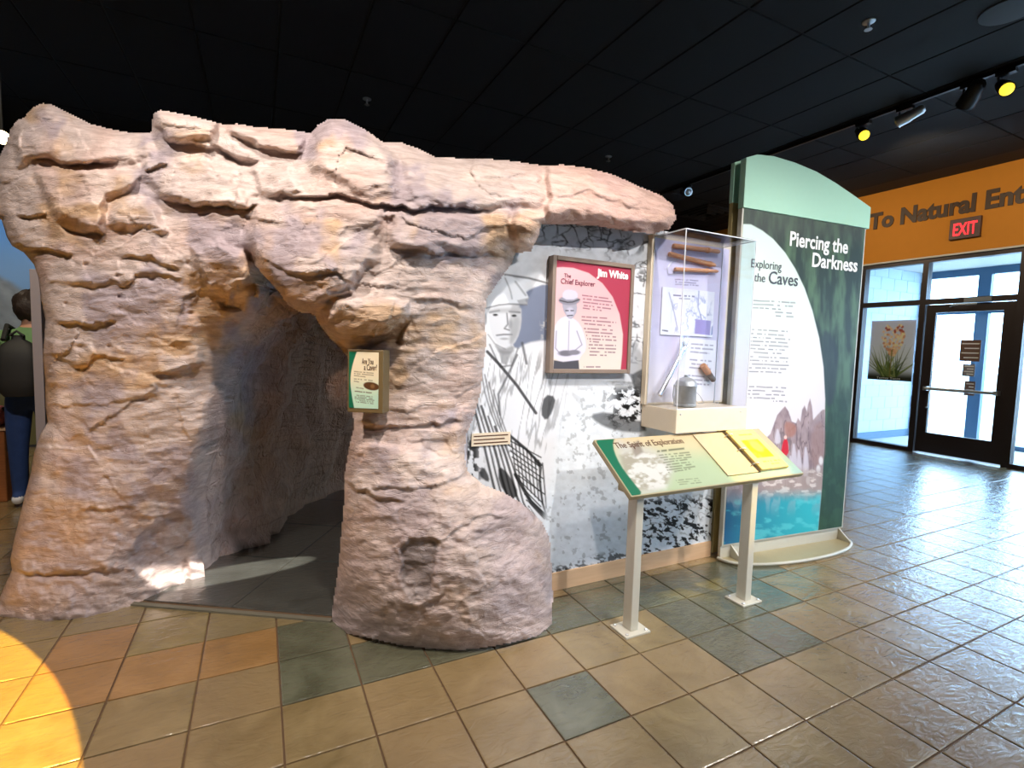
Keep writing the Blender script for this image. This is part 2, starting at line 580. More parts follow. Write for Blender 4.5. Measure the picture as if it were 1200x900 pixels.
def print_sheet(name, P0, ex, ez, w, h, nx, ny, paint, parent, mat='printed_paper', keep=None):
    """flat printed sheet from corner P0 (top left), right vector ex, down vector ez; paint(P, s, t) -> colours"""
    P0 = np.array(P0, float); ex = np.array(ex, float); ez = np.array(ez, float)
    s, t = np.meshgrid(np.linspace(0, w, nx), np.linspace(0, h, ny))
    P = P0 + s[..., None] * ex + t[..., None] * ez
    col = paint(P, s, t)
    idx = np.arange(nx * ny).reshape(ny, nx)
    Fq = np.stack([idx[:-1, :-1], idx[1:, :-1], idx[1:, 1:], idx[:-1, 1:]], -1).reshape(-1, 4)
    V = P.reshape(-1, 3)
    if keep is not None:
        k = keep(P, s, t).ravel()
        Fq = Fq[k[Fq].all(1)]
        used = np.unique(Fq); mp = np.full(len(V), -1); mp[used] = np.arange(len(used))
        V = V[used]; Fq = mp[Fq]; C = col.reshape(-1, 3)[used]
    else:
        C = col.reshape(-1, 3)
    me = np_mesh(name, V - np.array(origin(parent)), Fq, mat, C, smooth=False)
    return link(bpy.data.objects.new(name, me), parent)


def text(name, s, P, ex, up, size, mat, parent, extrude=0.001, xscale=1.0, bold=0.0, align='LEFT', width=None):
    """raised lettering: P is the left end of the baseline"""
    cu = bpy.data.curves.new(name, 'FONT')
    cu.body = s; cu.size = size; cu.extrude = extrude; cu.offset = bold; cu.resolution_u = 3
    cu.align_x = align
    tmp = bpy.data.objects.new('tmp', cu)
    COL.objects.link(tmp)
    dg = bpy.context.evaluated_depsgraph_get()
    me = bpy.data.meshes.new_from_object(tmp.evaluated_get(dg))
    bpy.data.objects.remove(tmp); bpy.data.curves.remove(cu)
    ex = Vector(ex).normalized(); up = Vector(up).normalized(); n = ex.cross(up)
    o3 = Vector(P) - origin(parent)
    if width:
        xs = [v.co.x for v in me.vertices]
        xscale = width / (max(xs) - min(xs))
    for v in me.vertices:
        v.co = o3 + ex * (v.co.x * xscale) + up * v.co.y + n * v.co.z
    me.materials.clear(); me.materials.append(MATS[mat])
    me.name = name
    return link(bpy.data.objects.new(name, me), parent)


# ================================================================== the setting
T = 0.3048
XW = 9.72            # wall with the doors
ZC = 4.03            # ceiling
Y_OPEN = -7.0        # unseen front wall behind the visitor, its opening sized for fill light


def struct(o, label=None):
    o['kind'] = 'structure'
    if label: o['label'] = label
    return o


# ---- floor: sub-floor with every tile a piece of its own
floor = struct(MB().box((-9, Y_OPEN, -0.25), (XW, 14, -0.006)).build('floor', 'grout'), 'floor of square tan stone tiles with some slate green ones')

SLATE = {(3, 1), (3, 2), (4, 2), (5, 2), (6, 2), (7, 2), (8, 2), (6, 4), (9, 3), (9, 4), (10, 4), (10, 3), (11, 3), (10, 2), (11, 2), (12, 2), (9, 2), (8, 1), (9, 1)}
OLIVE = {(1, 0), (2, 0), (0, -1), (-1, -1), (-2, -1), (1, -1), (2, -1), (3, 0), (-1, 0)}


def tile_mesh(mat, w=T, d=T, g=0.0035, name='tile'):
    a = g; b = 0.004
    lo = [(a, a), (w - a, a), (w - a, d - a), (a, d - a)]
    hi = [(a + b, a + b), (w - a - b, a + b), (w - a - b, d - a - b), (a + b, d - a - b)]
    v = [(x, y, -0.006) for x, y in lo] + [(x, y, -0.0015) for x, y in lo] + [(x, y, 0.0) for x, y in hi]
    f = [(8, 9, 10, 11)]
    for k in range(4):
        j = (k + 1) % 4
        f += [(k, j, 4 + j, 4 + k), (4 + k, 4 + j, 8 + j, 8 + k)]
    me = bpy.data.meshes.new(name); me.from_pydata(v, [], f); me.materials.append(MATS[mat])
    return me


BASE_U = [5, 72, 175, 241, 392, 420, 525, 600, 645, 648, 835, 985]
BASE_V = [718, 727, 703, 677, 718, 745, 762, 752, 735, 694, 650, 630]
CAVE_P = [(0.36, 0.13), (1.20, -0.30), (1.75, -0.1), (3.6, 3.0), (2.2, 3.6), (0.40, 0.45)]
cand = []
for i in range(-24, 32):
    for j in range(-40, 12):
        x, y = i * T, -(j + 1) * T
        cx, cy = x + T / 2, y + T / 2
        if cx > XW - 0.1:
            continue
        if inside(np.array(cx), np.array(cy), CAVE_P) and not (cy < 0.05 and cx < 0.5):
            if j < -1 or (i, j) in {(2, -1), (3, -1)}:
                continue
        q = np.array([(x, y, 0), (x + T, y, 0), (x + T, y + T, 0), (x, y + T, 0), (cx, cy, 0)])
        dep = -((q - CAM) @ RM.T)[:, 2]
        vis = 0.0
        if dep.min() > 0.25:
            u, v = project(q)
            ok = (u.max() > 0) and (u.min() < 1200) and (v.max() > 0) and (v.min() < 900)
            if ok and 5 < u[4] < 985 and v[:4].max() < np.interp(u[4], BASE_U, BASE_V) - 3:
                ok = False
            if ok:
                vis = 0.5 * abs(sum(u[k] * v[(k + 1) % 4] - u[(k + 1) % 4] * v[k] for k in range(4)))
        cand.append((vis, i, j))
cand.sort(reverse=True)
TM = {k: tile_mesh(k) for k in ('tan_tile', 'olive_tile', 'slate_tile', 'ochre_tile')}
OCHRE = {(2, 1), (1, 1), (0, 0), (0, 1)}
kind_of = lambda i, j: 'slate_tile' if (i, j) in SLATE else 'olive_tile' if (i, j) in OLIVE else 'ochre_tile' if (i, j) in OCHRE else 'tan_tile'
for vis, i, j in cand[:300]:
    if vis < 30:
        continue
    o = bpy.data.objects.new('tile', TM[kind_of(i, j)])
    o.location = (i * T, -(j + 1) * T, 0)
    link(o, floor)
rest = MB()
for n, (vis, i, j) in enumerate(cand):
    if n < 300 and vis >= 30:
        continue
    x, y = i * T, -(j + 1) * T; a = 0.0035
    rest.add([(x + a, y + a, 0), (x + T - a, y + a, 0), (x + T - a, y + T - a, 0), (x + a, y + T - a, 0)], [(0, 1, 2, 3)])
tag(rest.build('far_tiling', 'tan_tile', floor), kind='stuff')

# ---- cave floor: darker slabs laid along the passage
CA = np.array([0.846, -0.533]); CB = np.array([0.533, 0.846])
C0 = np.array([0.36, 0.155])
cave_floor = MB()
cf = [C0 - 0.15 * CA - 0.0 * CB, C0 + 0.96 * CA, C0 + 1.15 * CA + 0.6 * CB, C0 + 1.3 * CA + 4.4 * CB, C0 - 0.55 * CA + 4.4 * CB, C0 - 0.55 * CA + 0.5 * CB]
cave_floor.prism([(*q, 0.004) for q in cf], [(*q, -0.004) for q in cf])
cave_floor = struct(cave_floor.build('floor_cave', 'grout'), 'dark grey slab floor inside the cave passage')
W2 = 0.61
cme = tile_mesh('cave_tile', W2, W2, 0.002)
ang = math.atan2(CA[1], CA[0])
g0 = np.array([1.031, 0.484])
for a in range(-3, 3):
    for b in range(-2, 7):
        q = g0 + a * W2 * CA + b * W2 * CB
        c = q + 0.5 * W2 * (CA + CB)
        s = (c - C0) @ CA; t = (c - C0) @ CB
        if -0.75 < s < 1.4 and -0.1 < t < 4.2:
            # cut slabs that would stick out past the threshold
            w0, w1 = max(0, (-0.15 if t < .5 else -.52) - ((q - C0) @ CA)), min(W2, 1.25 - ((q - C0) @ CA))
            d0 = max(0, 0.0 - ((q - C0) @ CB))
            if w1 - w0 < 0.05 or W2 - d0 < 0.05:
                continue
            o = bpy.data.objects.new('slab', cme if (w0 == 0 and w1 == W2 and d0 == 0) else tile_mesh('cave_tile', w1 - w0, W2 - d0, 0.002, 'slab'))
            p = q + w0 * CA + d0 * CB
            o.location = (p[0], p[1], 0.0095); o.rotation_euler = (0, 0, ang)
            link(o, cave_floor)
MB().prism([(*(C0 - 0.15 * CA - 0.025 * CB), 0.010), (*(C0 + 0.96 * CA - 0.025 * CB), 0.010), (*(C0 + 0.96 * CA), 0.012), (*(C0 - 0.15 * CA), 0.012)],
           [(*(C0 - 0.15 * CA - 0.025 * CB), 0.0), (*(C0 + 0.96 * CA - 0.025 * CB), 0.0), (*(C0 + 0.96 * CA), 0.0), (*(C0 - 0.15 * CA), 0.0)]).build('threshold_strip', 'strip_grey', cave_floor)

# ---- ceiling: black panels in a grid
ceiling = struct(MB().box((-9, Y_OPEN, ZC + 0.012), (XW, 14, ZC + 0.2)).build('ceiling', 'black_grid'), 'black suspended ceiling of square edged panels')
pw, pd = 0.635, 1.22
pm = bpy.data.meshes.new('ceiling_panel')
a = 0.005
pm.from_pydata([(a, a, 0.012), (pw - a, a, 0.012), (pw - a, pd - a, 0.012), (a, pd - a, 0.012),
                (a + .006, a + .006, 0), (pw - a - .006, a + .006, 0), (pw - a - .006, pd - a - .006, 0), (a + .006, pd - a - .006, 0)], [],
               [(7, 6, 5, 4), (0, 4, 5, 1), (1, 5, 6, 2), (2, 6, 7, 3), (3, 7, 4, 0)])
pm.materials.append(MATS['black_ceiling'])
pc = []
for i in range(-20, 9):
    for j in range(-6, 11):
        x = 4.19 + i * pw; y = -0.133 + j * pd
        if x < -9 or x + pw > XW or y < Y_OPEN or y + pd > 14:
            continue
        q = np.array([(x, y, ZC), (x + pw, y, ZC), (x + pw, y + pd, ZC), (x, y + pd, ZC)])
        dep = -((q - CAM) @ RM.T)[:, 2]
        vis = 0
        if dep.min() > 0.2:
            u, v = project(q)
            if u.max() > 0 and u.min() < 1200 and v.max() > 0 and v.min() < 260:
                vis = 0.5 * abs(sum(u[k] * v[(k + 1) % 4] - u[(k + 1) % 4] * v[k] for k in range(4)))
        pc.append((vis, x, y))
pc.sort(reverse=True)
rest = MB()
for n, (vis, x, y) in enumerate(pc):
    if n < 260 and vis > 60:
        o = bpy.data.objects.new('ceiling_panel', pm); o.location = (x, y, ZC); link(o, ceiling)
    else:
        rest.add([(x + a, y + a, ZC), (x + pw - a, y + a, ZC), (x + pw - a, y + pd - a, ZC), (x + a, y + pd - a, ZC)], [(3, 2, 1, 0)])
tag(rest.build('far_panelling', 'black_ceiling', ceiling), kind='stuff')

# ---- walls
struct(MB().box((-9, 14, -.25), (XW + 0.2, 14.2, ZC + .2)).build('wall_back', 'dark_wall'))
struct(MB().box((-9.2, Y_OPEN, -.25), (-9, 14, ZC + .2)).build('wall_left', 'dark_wall'))
wf = MB()  # opening left in this unseen wall is sized to set the fill daylight
wf.box((-9, Y_OPEN - 0.2, -.25), (XW, Y_OPEN, 1.0)).box((-9, Y_OPEN - 0.2, 2.0), (XW, Y_OPEN, ZC + .2))
for x, w_ in ((-9, 16.2), (9.4, .32)):
    wf.box((x, Y_OPEN - 0.2, 1.0), (x + w_, Y_OPEN, 2.0))
struct(wf.build('wall_front', 'cream_wall'), 'front wall behind the visitor, its unseen window sized for fill daylight')

YD0, YD1, YS = 0.06, 1.08, 1.95        # door jambs and far end of the side light
wr = MB()
wr.box((XW, Y_OPEN, 2.93), (XW + 0.18, 14, ZC + .2))
struct(wr.build('wall_right', 'orange_wall'), 'orange wall band above the glazed doors')
tr = MB().box((XW - 0.012, -4.8, 2.905), (XW + 0.18, 14, 2.93))
struct(tr.build('trim_1', 'cream_wall'), 'thin cream trim under the orange wall band')
wl = MB().box((XW, YS + 0.06, -.25), (XW + 0.18, 14, 2.905)).box((XW, Y_OPEN, -.25), (XW + 0.18, -4.8, 2.93))
struct(wl.build('wall_entry', 'cream_wall'), 'cream wall beside the entrance glazing')
struct(MB().box((XW - 0.015, YS + 0.06, 0), (XW, 14, 0.12)).build('baseboard_right', 'base_blue'))

# glazed entrance: frame, panes, door
win = struct(MB().box((XW + .02, YD1, 0), (XW + .14, YD1 + 0.07, 2.905)).build('window_1', 'bronze'), 'dark bronze glazed entrance frame beside the door')


def bar(name, y0, y1, z0, z1, par=win, x0=XW + .02, x1=XW + .14, mat='bronze'):
    return MB().box((x0, y0, z0), (x1, y1, z1)).build(name, mat, par)


bar('frame_post', YS, YS + 0.06, 0, 2.905)
bar('frame_post', YD0 - 0.09, YD0, 0, 2.905)
bar('frame_post', -0.95, -0.89, 0, 2.905)
bar('frame_post', -2.2, -2.14, 0, 2.905)
bar('frame_post', -3.5, -3.44, 0, 2.905)
bar('frame_post', -4.8, -4.74, 0, 2.905)  # last two bays lie out of frame, added to bring more daylight onto the floor
for y0, y1 in ((YD1 + .07, YS), (YD0, YD1), (-0.89, YD0 - .09), (-2.14, -0.95), (-3.44, -2.2), (-4.74, -3.5)):
    bar('head_rail', y0, y1, 2.845, 2.905)
    bar('transom_rail', y0, y1, 2.225, 2.30)
    MB().box((XW + .075, y0, 2.30), (XW + .083, y1, 2.845)).build('transom_pane', 'pane_glass', win)
for y0, y1 in ((YD1 + .07, YS), (-0.89, YD0 - .09), (-2.14, -0.95), (-3.44, -2.2), (-4.74, -3.5)):
    bar('sill_rail', y0, y1, 0, 0.06)
    MB().box((XW + .075, y0, 0.06), (XW + .083, y1, 2.225)).build('pane', 'pane_glass', win)

door = struct(MB().box((XW + .05, YD0 + .01, 0.02), (XW + .10, YD0 + .13, 2.215)).box((XW + .05, YD1 - .13, 0.02), (XW + .10, YD1 - .01, 2.215))
              .box((XW + .05, YD0 + .13, 0.02), (XW + .10, YD1 - .13, 0.32)).box((XW + .05, YD0 + .13, 2.10), (XW + .10, YD1 - .13, 2.215)).build('door_1', 'bronze'),
              'dark bronze entrance door with a large glass light')
MB().box((XW + .07, YD0 + .13, 0.32), (XW + .078, YD1 - .13, 2.10)).build('pane', 'pane_glass', door)
pb = MB().tube([(XW - .03, YD0 + .10, 0.98), (XW - .03, YD1 - .10, 0.98)], 0.022)
pb.box((XW - .03, YD0 + .08, 0.95), (XW + .05, YD0 + .13, 1.01)).box((XW - .03, YD1 - .13, 0.95), (XW + .05, YD1 - .08, 1.01))
pb.build('push_bar', 'steel', door, smooth=True)
MB().tube([(XW - .03, YD1 - .17, 0.96), (XW - .05, YD1 - .17, 0.9), (XW - .05, YD1 - .17, 0.72), (XW - .02, YD1 - .14, 0.70)], 0.012).build('pull_handle', 'steel', door, smooth=True)
dc = MB().box((XW - .01, YD0 + .25, 2.23), (XW + .05, YD0 + .55, 2.29)).tube([(XW - .01, YD0 + .4, 2.2), (XW - .12, YD0 + .62, 2.19), (XW + .03, YD0 + .72, 2.18)], 0.012)
dc.build('door_closer', 'steel', door)
plain('notice_brown', srgb(112, 84, 72), 0.6, noise=0.3, scale=60)
plain('notice_grey', srgb(140, 134, 140), 0.6, noise=0.2, scale=60)
for nm, mt, y0, y1, z0, z1, lb in (('notice', 'notice_brown', 0.40, 0.63, 1.40, 1.70, 'brown printed notice stuck on the glass of the entrance door'),
                               ('notice', 'notice_grey', 0.44, 0.58, 1.19, 1.36, 'pale grey notice below the brown one on the door glass'),
                               ('notice', 'notice_brown', 0.42, 0.54, 0.92, 1.12, 'small dark notice lowest on the door glass')):
    o = MB().box((XW + .062, y0, z0), (XW + .068, y1, z1)).build(nm, mt)
    tag(o, lb, 'notice')
    for k in range(4):
        zz = z1 - (k + 0.8) * (z1 - z0) / 4.6
        MB().box((XW + .0595, y0 + .015, zz - .008), (XW + .0625, y1 - .02 - .03 * (k % 2), zz + .008)).build('print_line', 'paper', o)

# vestibule beyond the doors
XO = 11.6
struct(MB().box((XW + .18, -5, -0.2), (XO + 0.2, 2.3, -0.004)).build('floor_vestibule', 'concrete'), 'plain vestibule floor beyond the glass')
struct(MB().box((XW + .18, -5, 2.96), (XO + 0.2, 2.3, 3.1)).build('ceiling_vestibule', 'cream_wall'))
wv = struct(MB().box((XW + .18, 2.02, 0), (XO, 2.2, 2.96)).build('wall_vestibule', 'block_mortar'), 'pale painted block wall inside the vestibule')
bw, bh = 0.41, 0.205
bme = {}
for r in range(15):
    x = XW + .19 - (bw / 2 if r % 2 else 0)
    while x < XO:
        x0, x1 = max(x, XW + .19), min(x + bw, XO)
        if x1 - x0 > 0.05:
            z0 = 0.12 + r * bh if r else 0.12
            z1 = min(z0 + bh, 2.955)
            key = (round(x1 - x0, 3), round(z1 - z0, 3))
            if z1 - z0 > 0.03:
                if key not in bme:
                    bme[key] = MB().box((.004, -.006, .004), (key[0] - .004, 0, key[1] - .004)).mesh('block', 'block_blue')
                o = bpy.data.objects.new('block', bme[key]); o.location = (x0, 2.02, z0); link(o, wv)
        x += bw
struct(MB().box((XW + .18, 2.0, 0), (XO, 2.012, 0.12)).build('baseboard_vestibule', 'base_blue'))
ow = struct(MB().box((XO, 1.9, 0), (XO + .1, 2.02, 2.96)).build('window_2', 'bronze'), 'outer glazed front of the vestibule')
plain('blue_frame', srgb(74, 104, 132), 0.4, 0.2)
for y in (-3.5, -2.3, -1.1, -0.05, 1.03):
    bar('frame_post', y, y + (0.17 if y > 1 else 0.09), 0, 2.96, ow, XO, XO + .1, 'blue_frame')
for y0, y1 in ((-3.41, -2.3), (-2.21, -1.1), (-1.01, -.05), (.04, 1.03), (1.20, 1.9)):
    bar('transom_rail', y0, y1, 2.2, 2.3, ow, XO, XO + .1, 'blue_frame')
    bar('head_rail', y0, y1, 2.84, 2.96, ow, XO, XO + .1, 'blue_frame')
    bar('sill_rail', y0, y1, 0, 0.07, ow, XO, XO + .1, 'blue_frame')
# outside
struct(MB().box((XO + .2, -30, -0.3), (60, 40, -0.02)).build('ground_outside', 'concrete'), 'bright paving outside the entrance')
sw = struct(MB().box((19, -20, -0.02), (19.5, 25, 1.05)).build('wall_outside', 'stone_out'), 'low stone wall outside in full daylight')


# ================================================================== the cave rock
# outline of the front of the rock, as measured on the photograph (px), with what each stretch borders on
OUT = [(-2, 722, 'base'), (30, 724, 'base'), (72, 728, 'base'), (120, 718, 'base'), (175, 704, 'base'), (215, 692, 'base'), (241, 677, 'base'),
       (239, 650, 'open'), (233, 610, 'open'), (232, 575, 'open'), (240, 535, 'open'), (254, 500, 'open'), (265, 465, 'open'), (270, 435, 'open'), (276, 405, 'open'),
       (286, 380, 'open'), (298, 356, 'open'), (302, 340, 'open'), (297, 322, 'open'), (291, 302, 'open'), (300, 312, 'open'), (312, 326, 'open'), (326, 341, 'open'), (338, 358, 'open'), (352, 366, 'open'),
       (368, 368, 'open'), (376, 383, 'open'), (388, 398, 'open'), (402, 412, 'open'), (413, 426, 'open'), (416, 450, 'open'), (413, 480, 'open'), (415, 500, 'open'),
       (409, 525, 'open'), (404, 555, 'open'), (403, 590, 'open'), (400, 625, 'open'), (397, 660, 'open'), (393, 690, 'open'), (389, 715, 'open'),
       (388, 733, 'base'), (400, 741, 'base'), (425, 746, 'base'), (470, 756, 'base'), (525, 763, 'base'), (560, 760, 'base'), (600, 753, 'base'), (630, 745, 'base'), (646, 732, 'base'),
       (648, 700, 'mural'), (646, 660, 'mural'), (644, 630, 'mural'), (634, 610, 'mural'), (612, 590, 'mural'), (590, 577, 'mural'), (566, 568, 'mural'), (548, 552, 'mural'), (544, 535, 'mural'), (546, 510, 'mural'),
       (556, 486, 'mural'), (563, 460, 'mural'), (566, 430, 'mural'), (570, 400, 'mural'), (568, 375, 'mural'), (570, 350, 'mural'), (584, 330, 'mural'), (600, 308, 'mural'), (604, 297, 'mural'),
       (622, 294, 'mural'), (632, 275, 'mural'), (634, 262, 'mural'), (665, 263, 'mural'), (700, 265, 'mural'), (735, 271, 'mural'), (765, 274, 'slab'),
       (785, 268, 'slab'), (793, 255, 'slab'), (788, 240, 'slab'), (775, 229, 'slab'), (750, 219, 'slab'), (720, 205, 'slab'), (690, 197, 'slab'), (660, 193, 'slab'), (636, 194, 'top'),
       (610, 190, 'top'), (585, 187, 'top'), (550, 186, 'top'), (510, 184, 'top'), (490, 174, 'top'), (470, 167, 'top'), (448, 166, 'top'), (425, 150, 'top'), (402, 139, 'top'), (386, 139, 'top'), (372, 147, 'top'),
       (365, 156, 'top'), (340, 152, 'top'), (300, 149, 'top'), (278, 145, 'top'), (262, 146, 'top'), (230, 137, 'top'), (200, 131, 'top'), (188, 129, 'top'), (180, 133, 'top'), (178, 145, 'top'), (177, 156, 'top'),
       (150, 155, 'top'), (128, 151, 'top'), (105, 145, 'top'), (80, 132, 'top'), (62, 123, 'top'), (50, 121, 'top'), (38, 126, 'top'), (28, 138, 'top'), (20, 141, 'top'), (12, 152, 'left'), (6, 170, 'left'),
       (-2, 185, 'left'), (-10, 205, 'left'), (-6, 230, 'left'), (-8, 250, 'left'), (2, 258, 'left'), (8, 278, 'left'), (14, 288, 'left'), (28, 296, 'left'), (40, 310, 'left'), (45, 325, 'left'), (48, 350, 'left'), (53, 375, 'left'), (52, 395, 'left'),
       (50, 415, 'left'), (53, 450, 'left'), (53, 475, 'left'), (56, 495, 'left'), (48, 507, 'left'), (40, 530, 'left'), (36, 555, 'left'), (28, 585, 'left'), (22, 610, 'left'), (16, 635, 'left'),
       (12, 655, 'left'), (14, 668, 'left'), (4, 690, 'left'), (-2, 705, 'left')]
OXY = np.array([(a, b) for a, b, _ in OUT], float)
OTAG = [c for _, _, c in OUT]
# distance from the visitor of the face of the rock at known spots (u, v, metres)
CTRL = [(-2, 722, 2.53), (72, 727, 2.51), (175, 703, 2.73), (241, 677, 2.98), (392, 730, 2.55), (425, 746, 2.44), (470, 756, 2.38), (525, 763, 2.35), (600, 753, 2.43), (645, 733, 2.58),
        (-5, 600, 2.60), (10, 500, 2.68), (80, 600, 2.52), (150, 600, 2.58), (220, 600, 2.78), (60, 480, 2.62), (140, 470, 2.52), (220, 470, 2.62), (262, 440, 2.72), (60, 370, 2.60), (150, 370, 2.48),
        (230, 380, 2.50), (285, 390, 2.62), (0, 220, 2.66), (40, 300, 2.62), (30, 150, 2.60), (55, 125, 2.62), (100, 200, 2.50), (110, 260, 2.46), (170, 160, 2.52), (180, 260, 2.42), (200, 140, 2.44), (260, 200, 2.40), (265, 290, 2.36),
        (280, 340, 2.42), (320, 160, 2.42), (330, 280, 2.22), (320, 335, 2.22), (390, 145, 2.36), (400, 200, 2.26), (380, 260, 2.18), (365, 350, 2.16), (430, 300, 2.18), (440, 380, 2.20), (400, 405, 2.30), (440, 450, 2.32), (425, 520, 2.34),
        (480, 450, 2.32), (500, 340, 2.24), (500, 240, 2.26), (480, 180, 2.38), (550, 190, 2.48), (560, 260, 2.34), (560, 340, 2.42), (540, 450, 2.44), (530, 520, 2.42), (610, 200, 2.54), (612, 270, 2.44), (600, 300, 2.56),
        (650, 215, 2.58), (700, 215, 2.70), (700, 250, 2.66), (760, 235, 2.86), (785, 255, 2.93), (560, 555, 2.46), (600, 590, 2.56), (635, 640, 2.66), (560, 620, 2.34), (610, 680, 2.46), (480, 580, 2.30), (420, 600, 2.36), (500, 680, 2.27), (430, 690, 2.34), (398, 660, 2.48)]
CT = np.array(CTRL)


def tps_fit(P, w, lam=0.5):
    n = len(P); d = np.hypot(P[:, None, 0] - P[None, :, 0], P[:, None, 1] - P[None, :, 1]) / 100
    K = d * d * np.log(d + 1e-9) + lam * 0.01 * np.eye(n)
    A = np.zeros((n + 3, n + 3)); A[:n, :n] = K; A[:n, n] = 1; A[:n, n + 1:] = P / 100; A[n, :n] = 1; A[n + 1:, :n] = P.T / 100
    return np.linalg.solve(A, np.concatenate([w, np.zeros(3)]))


TPS = tps_fit(CT[:, :2], CT[:, 2])


def tps(x, y):
    r = TPS[-3] + TPS[-2] * x / 100 + TPS[-1] * y / 100
    for k in range(len(CT)):
        d = np.hypot(x - CT[k, 0], y - CT[k, 1]) / 100
        r = r + TPS[k] * d * d * np.log(d + 1e-9)
    return r


# boulders: polygon, how far it stands out (m), softness of its edge (px)
BLOCKS = [([(12, 160), (28, 140), (50, 122), (80, 134), (128, 152), (176, 158), (186, 186), (140, 194), (112, 192), (84, 191), (60, 182), (40, 186), (20, 200)], .045, 10),
          ([(42, 200), (84, 196), (130, 198), (168, 206), (160, 218), (128, 232), (124, 270), (98, 268), (66, 258), (52, 228)], .060, 9),
          ([(136, 232), (150, 226), (168, 229), (186, 246), (199, 278), (172, 274), (150, 268), (131, 262)], .055, 9),
          ([(172, 188), (240, 186), (282, 214), (290, 240), (230, 239), (190, 235), (164, 206)], .045, 7),
          ([(180, 128), (262, 144), (252, 166), (220, 168), (196, 166), (180, 150)], .060, 7),
          ([(266, 146), (366, 154), (352, 180), (318, 176), (296, 166), (268, 158)], .045, 6),
          ([(290, 192), (342, 194), (356, 222), (330, 228), (304, 226)], .040, 7),
          ([(366, 152), (388, 136), (406, 138), (448, 166), (472, 190), (462, 224), (430, 230), (396, 214), (362, 196)], .075, 14),
          ([(474, 184), (560, 188), (630, 194), (640, 240), (600, 240), (524, 240), (478, 232)], .040, 9),
          ([(296, 242), (350, 232), (395, 229), (444, 240), (450, 262), (443, 300), (420, 330), (388, 346), (366, 368), (338, 358), (310, 325), (292, 292)], .050, 9),
          ([(455, 246), (520, 244), (596, 246), (598, 286), (560, 298), (520, 290), (490, 294), (458, 288)], .038, 8),
          ([(394, 347), (440, 344), (476, 354), (474, 374), (440, 384), (408, 400), (384, 396), (374, 372)], .065, 10),
          ([(602, 246), (638, 246), (634, 270), (622, 294), (604, 296), (594, 266)], .055, 8),
          ([(636, 190), (700, 196), (760, 222), (796, 250), (788, 268), (740, 264), (690, 254), (640, 252)], .050, 8),
          ([(222, 292), (262, 282), (292, 300), (296, 326), (268, 354), (244, 340), (228, 316)], .085, 9),
          ([(55, 322), (140, 320), (156, 318), (154, 333), (100, 332), (60, 330)], .018, 4),
          ([(55, 396), (108, 400), (112, 414), (104, 428), (84, 428), (60, 416)], .022, 4),
          ([(-10, 505), (60, 500), (90, 520), (60, 560), (30, 600), (-10, 640)], .03, 16),
          ([(395, 505), (470, 512), (545, 540), (600, 582), (640, 612), (650, 760), (390, 760)], .045, 22),
          ([(470, 640), (480, 632), (514, 634), (508, 660), (502, 700), (484, 706), (472, 690)], -.028, 3),
          ([(150, 652), (172, 622), (196, 606), (222, 602), (228, 640), (224, 684), (166, 676)], -.045, 10),
          ([(246, 170), (270, 176), (304, 188), (292, 197), (264, 186)], -.085, 6),
          ([(378, 384), (410, 402), (450, 388), (476, 378), (470, 400), (430, 412), (404, 414)], -.05, 8),
          ([(66, 262), (98, 270), (126, 272), (120, 280), (80, 276)], -.05, 6),
          ([(256, 352), (284, 350), (290, 362), (262, 360)], -.05, 5)]
# ledges: the rock above the line stands out by h and fades upwards over d px
LEDGES = [([(30, 184), (60, 182), (82, 190), (112, 189), (130, 192)], .040, 22), ([(165, 205), (176, 200), (200, 194)], .03, 14), ([(188, 236), (230, 240), (292, 241), (304, 236)], .045, 26),
          ([(186, 164), (215, 170), (240, 172), (262, 178)], .035, 18), ([(268, 160), (300, 168), (345, 178), (362, 180)], .03, 18),
          ([(306, 230), (330, 226), (352, 230), (396, 227), (442, 237), (476, 241), (520, 242), (600, 243)], .050, 30),
          ([(450, 292), (490, 288), (520, 294), (560, 299), (600, 296)], .035, 24), ([(378, 352), (396, 346), (420, 344)], .04, 16), ([(480, 350), (520, 352), (560, 360)], .012, 14),
          ([(410, 400), (440, 388), (474, 376)], .04, 14), ([(20, 252), (60, 254)], .03, 14), ([(6, 286), (42, 292), (90, 300)], .035, 18), ([(60, 376), (100, 378), (142, 380)], .030, 18),
          ([(78, 428), (104, 429), (112, 416), (152, 416)], .018, 9), ([(60, 331), (100, 334), (152, 335), (158, 321), (200, 322), (216, 330)], .016, 9), ([(170, 438), (206, 436), (244, 422)], .035, 22),
          ([(140, 300), (180, 302), (215, 320)], .02, 14), ([(10, 672), (70, 670), (150, 662)], .020, 16), ([(96, 600), (130, 598), (160, 596)], .012, 12), ([(40, 475), (120, 472), (200, 462)], .010, 14),
          ([(404, 490), (440, 500), (480, 498), (550, 494)], .022, 16), ([(400, 560), (450, 585), (480, 590), (480, 640)], .015, 12), ([(470, 706), (490, 714), (520, 700)], .016, 14),
          ([(510, 640), (560, 608), (600, 600)], .010, 14), ([(636, 262), (700, 262), (770, 272)], .030, 14), ([(640, 230), (690, 226), (760, 244)], .012, 12), ([(300, 300), (330, 318), (372, 320), (400, 316)], .018, 14),
          ([(180, 655), (200, 640), (226, 624)], .02, 14)]
PITS = [(138, 323, 3), (178, 328, 3), (95, 407, 4), (128, 406, 2.5), (243, 187, 4), (276, 194, 3.5), (255, 208, 2), (328, 236, 2.5), (224, 367, 3), (101, 310, 3), (77, 356, 2), (441, 297, 5), (605, 289, 6), (300, 231, 4), (140, 348, 2)]


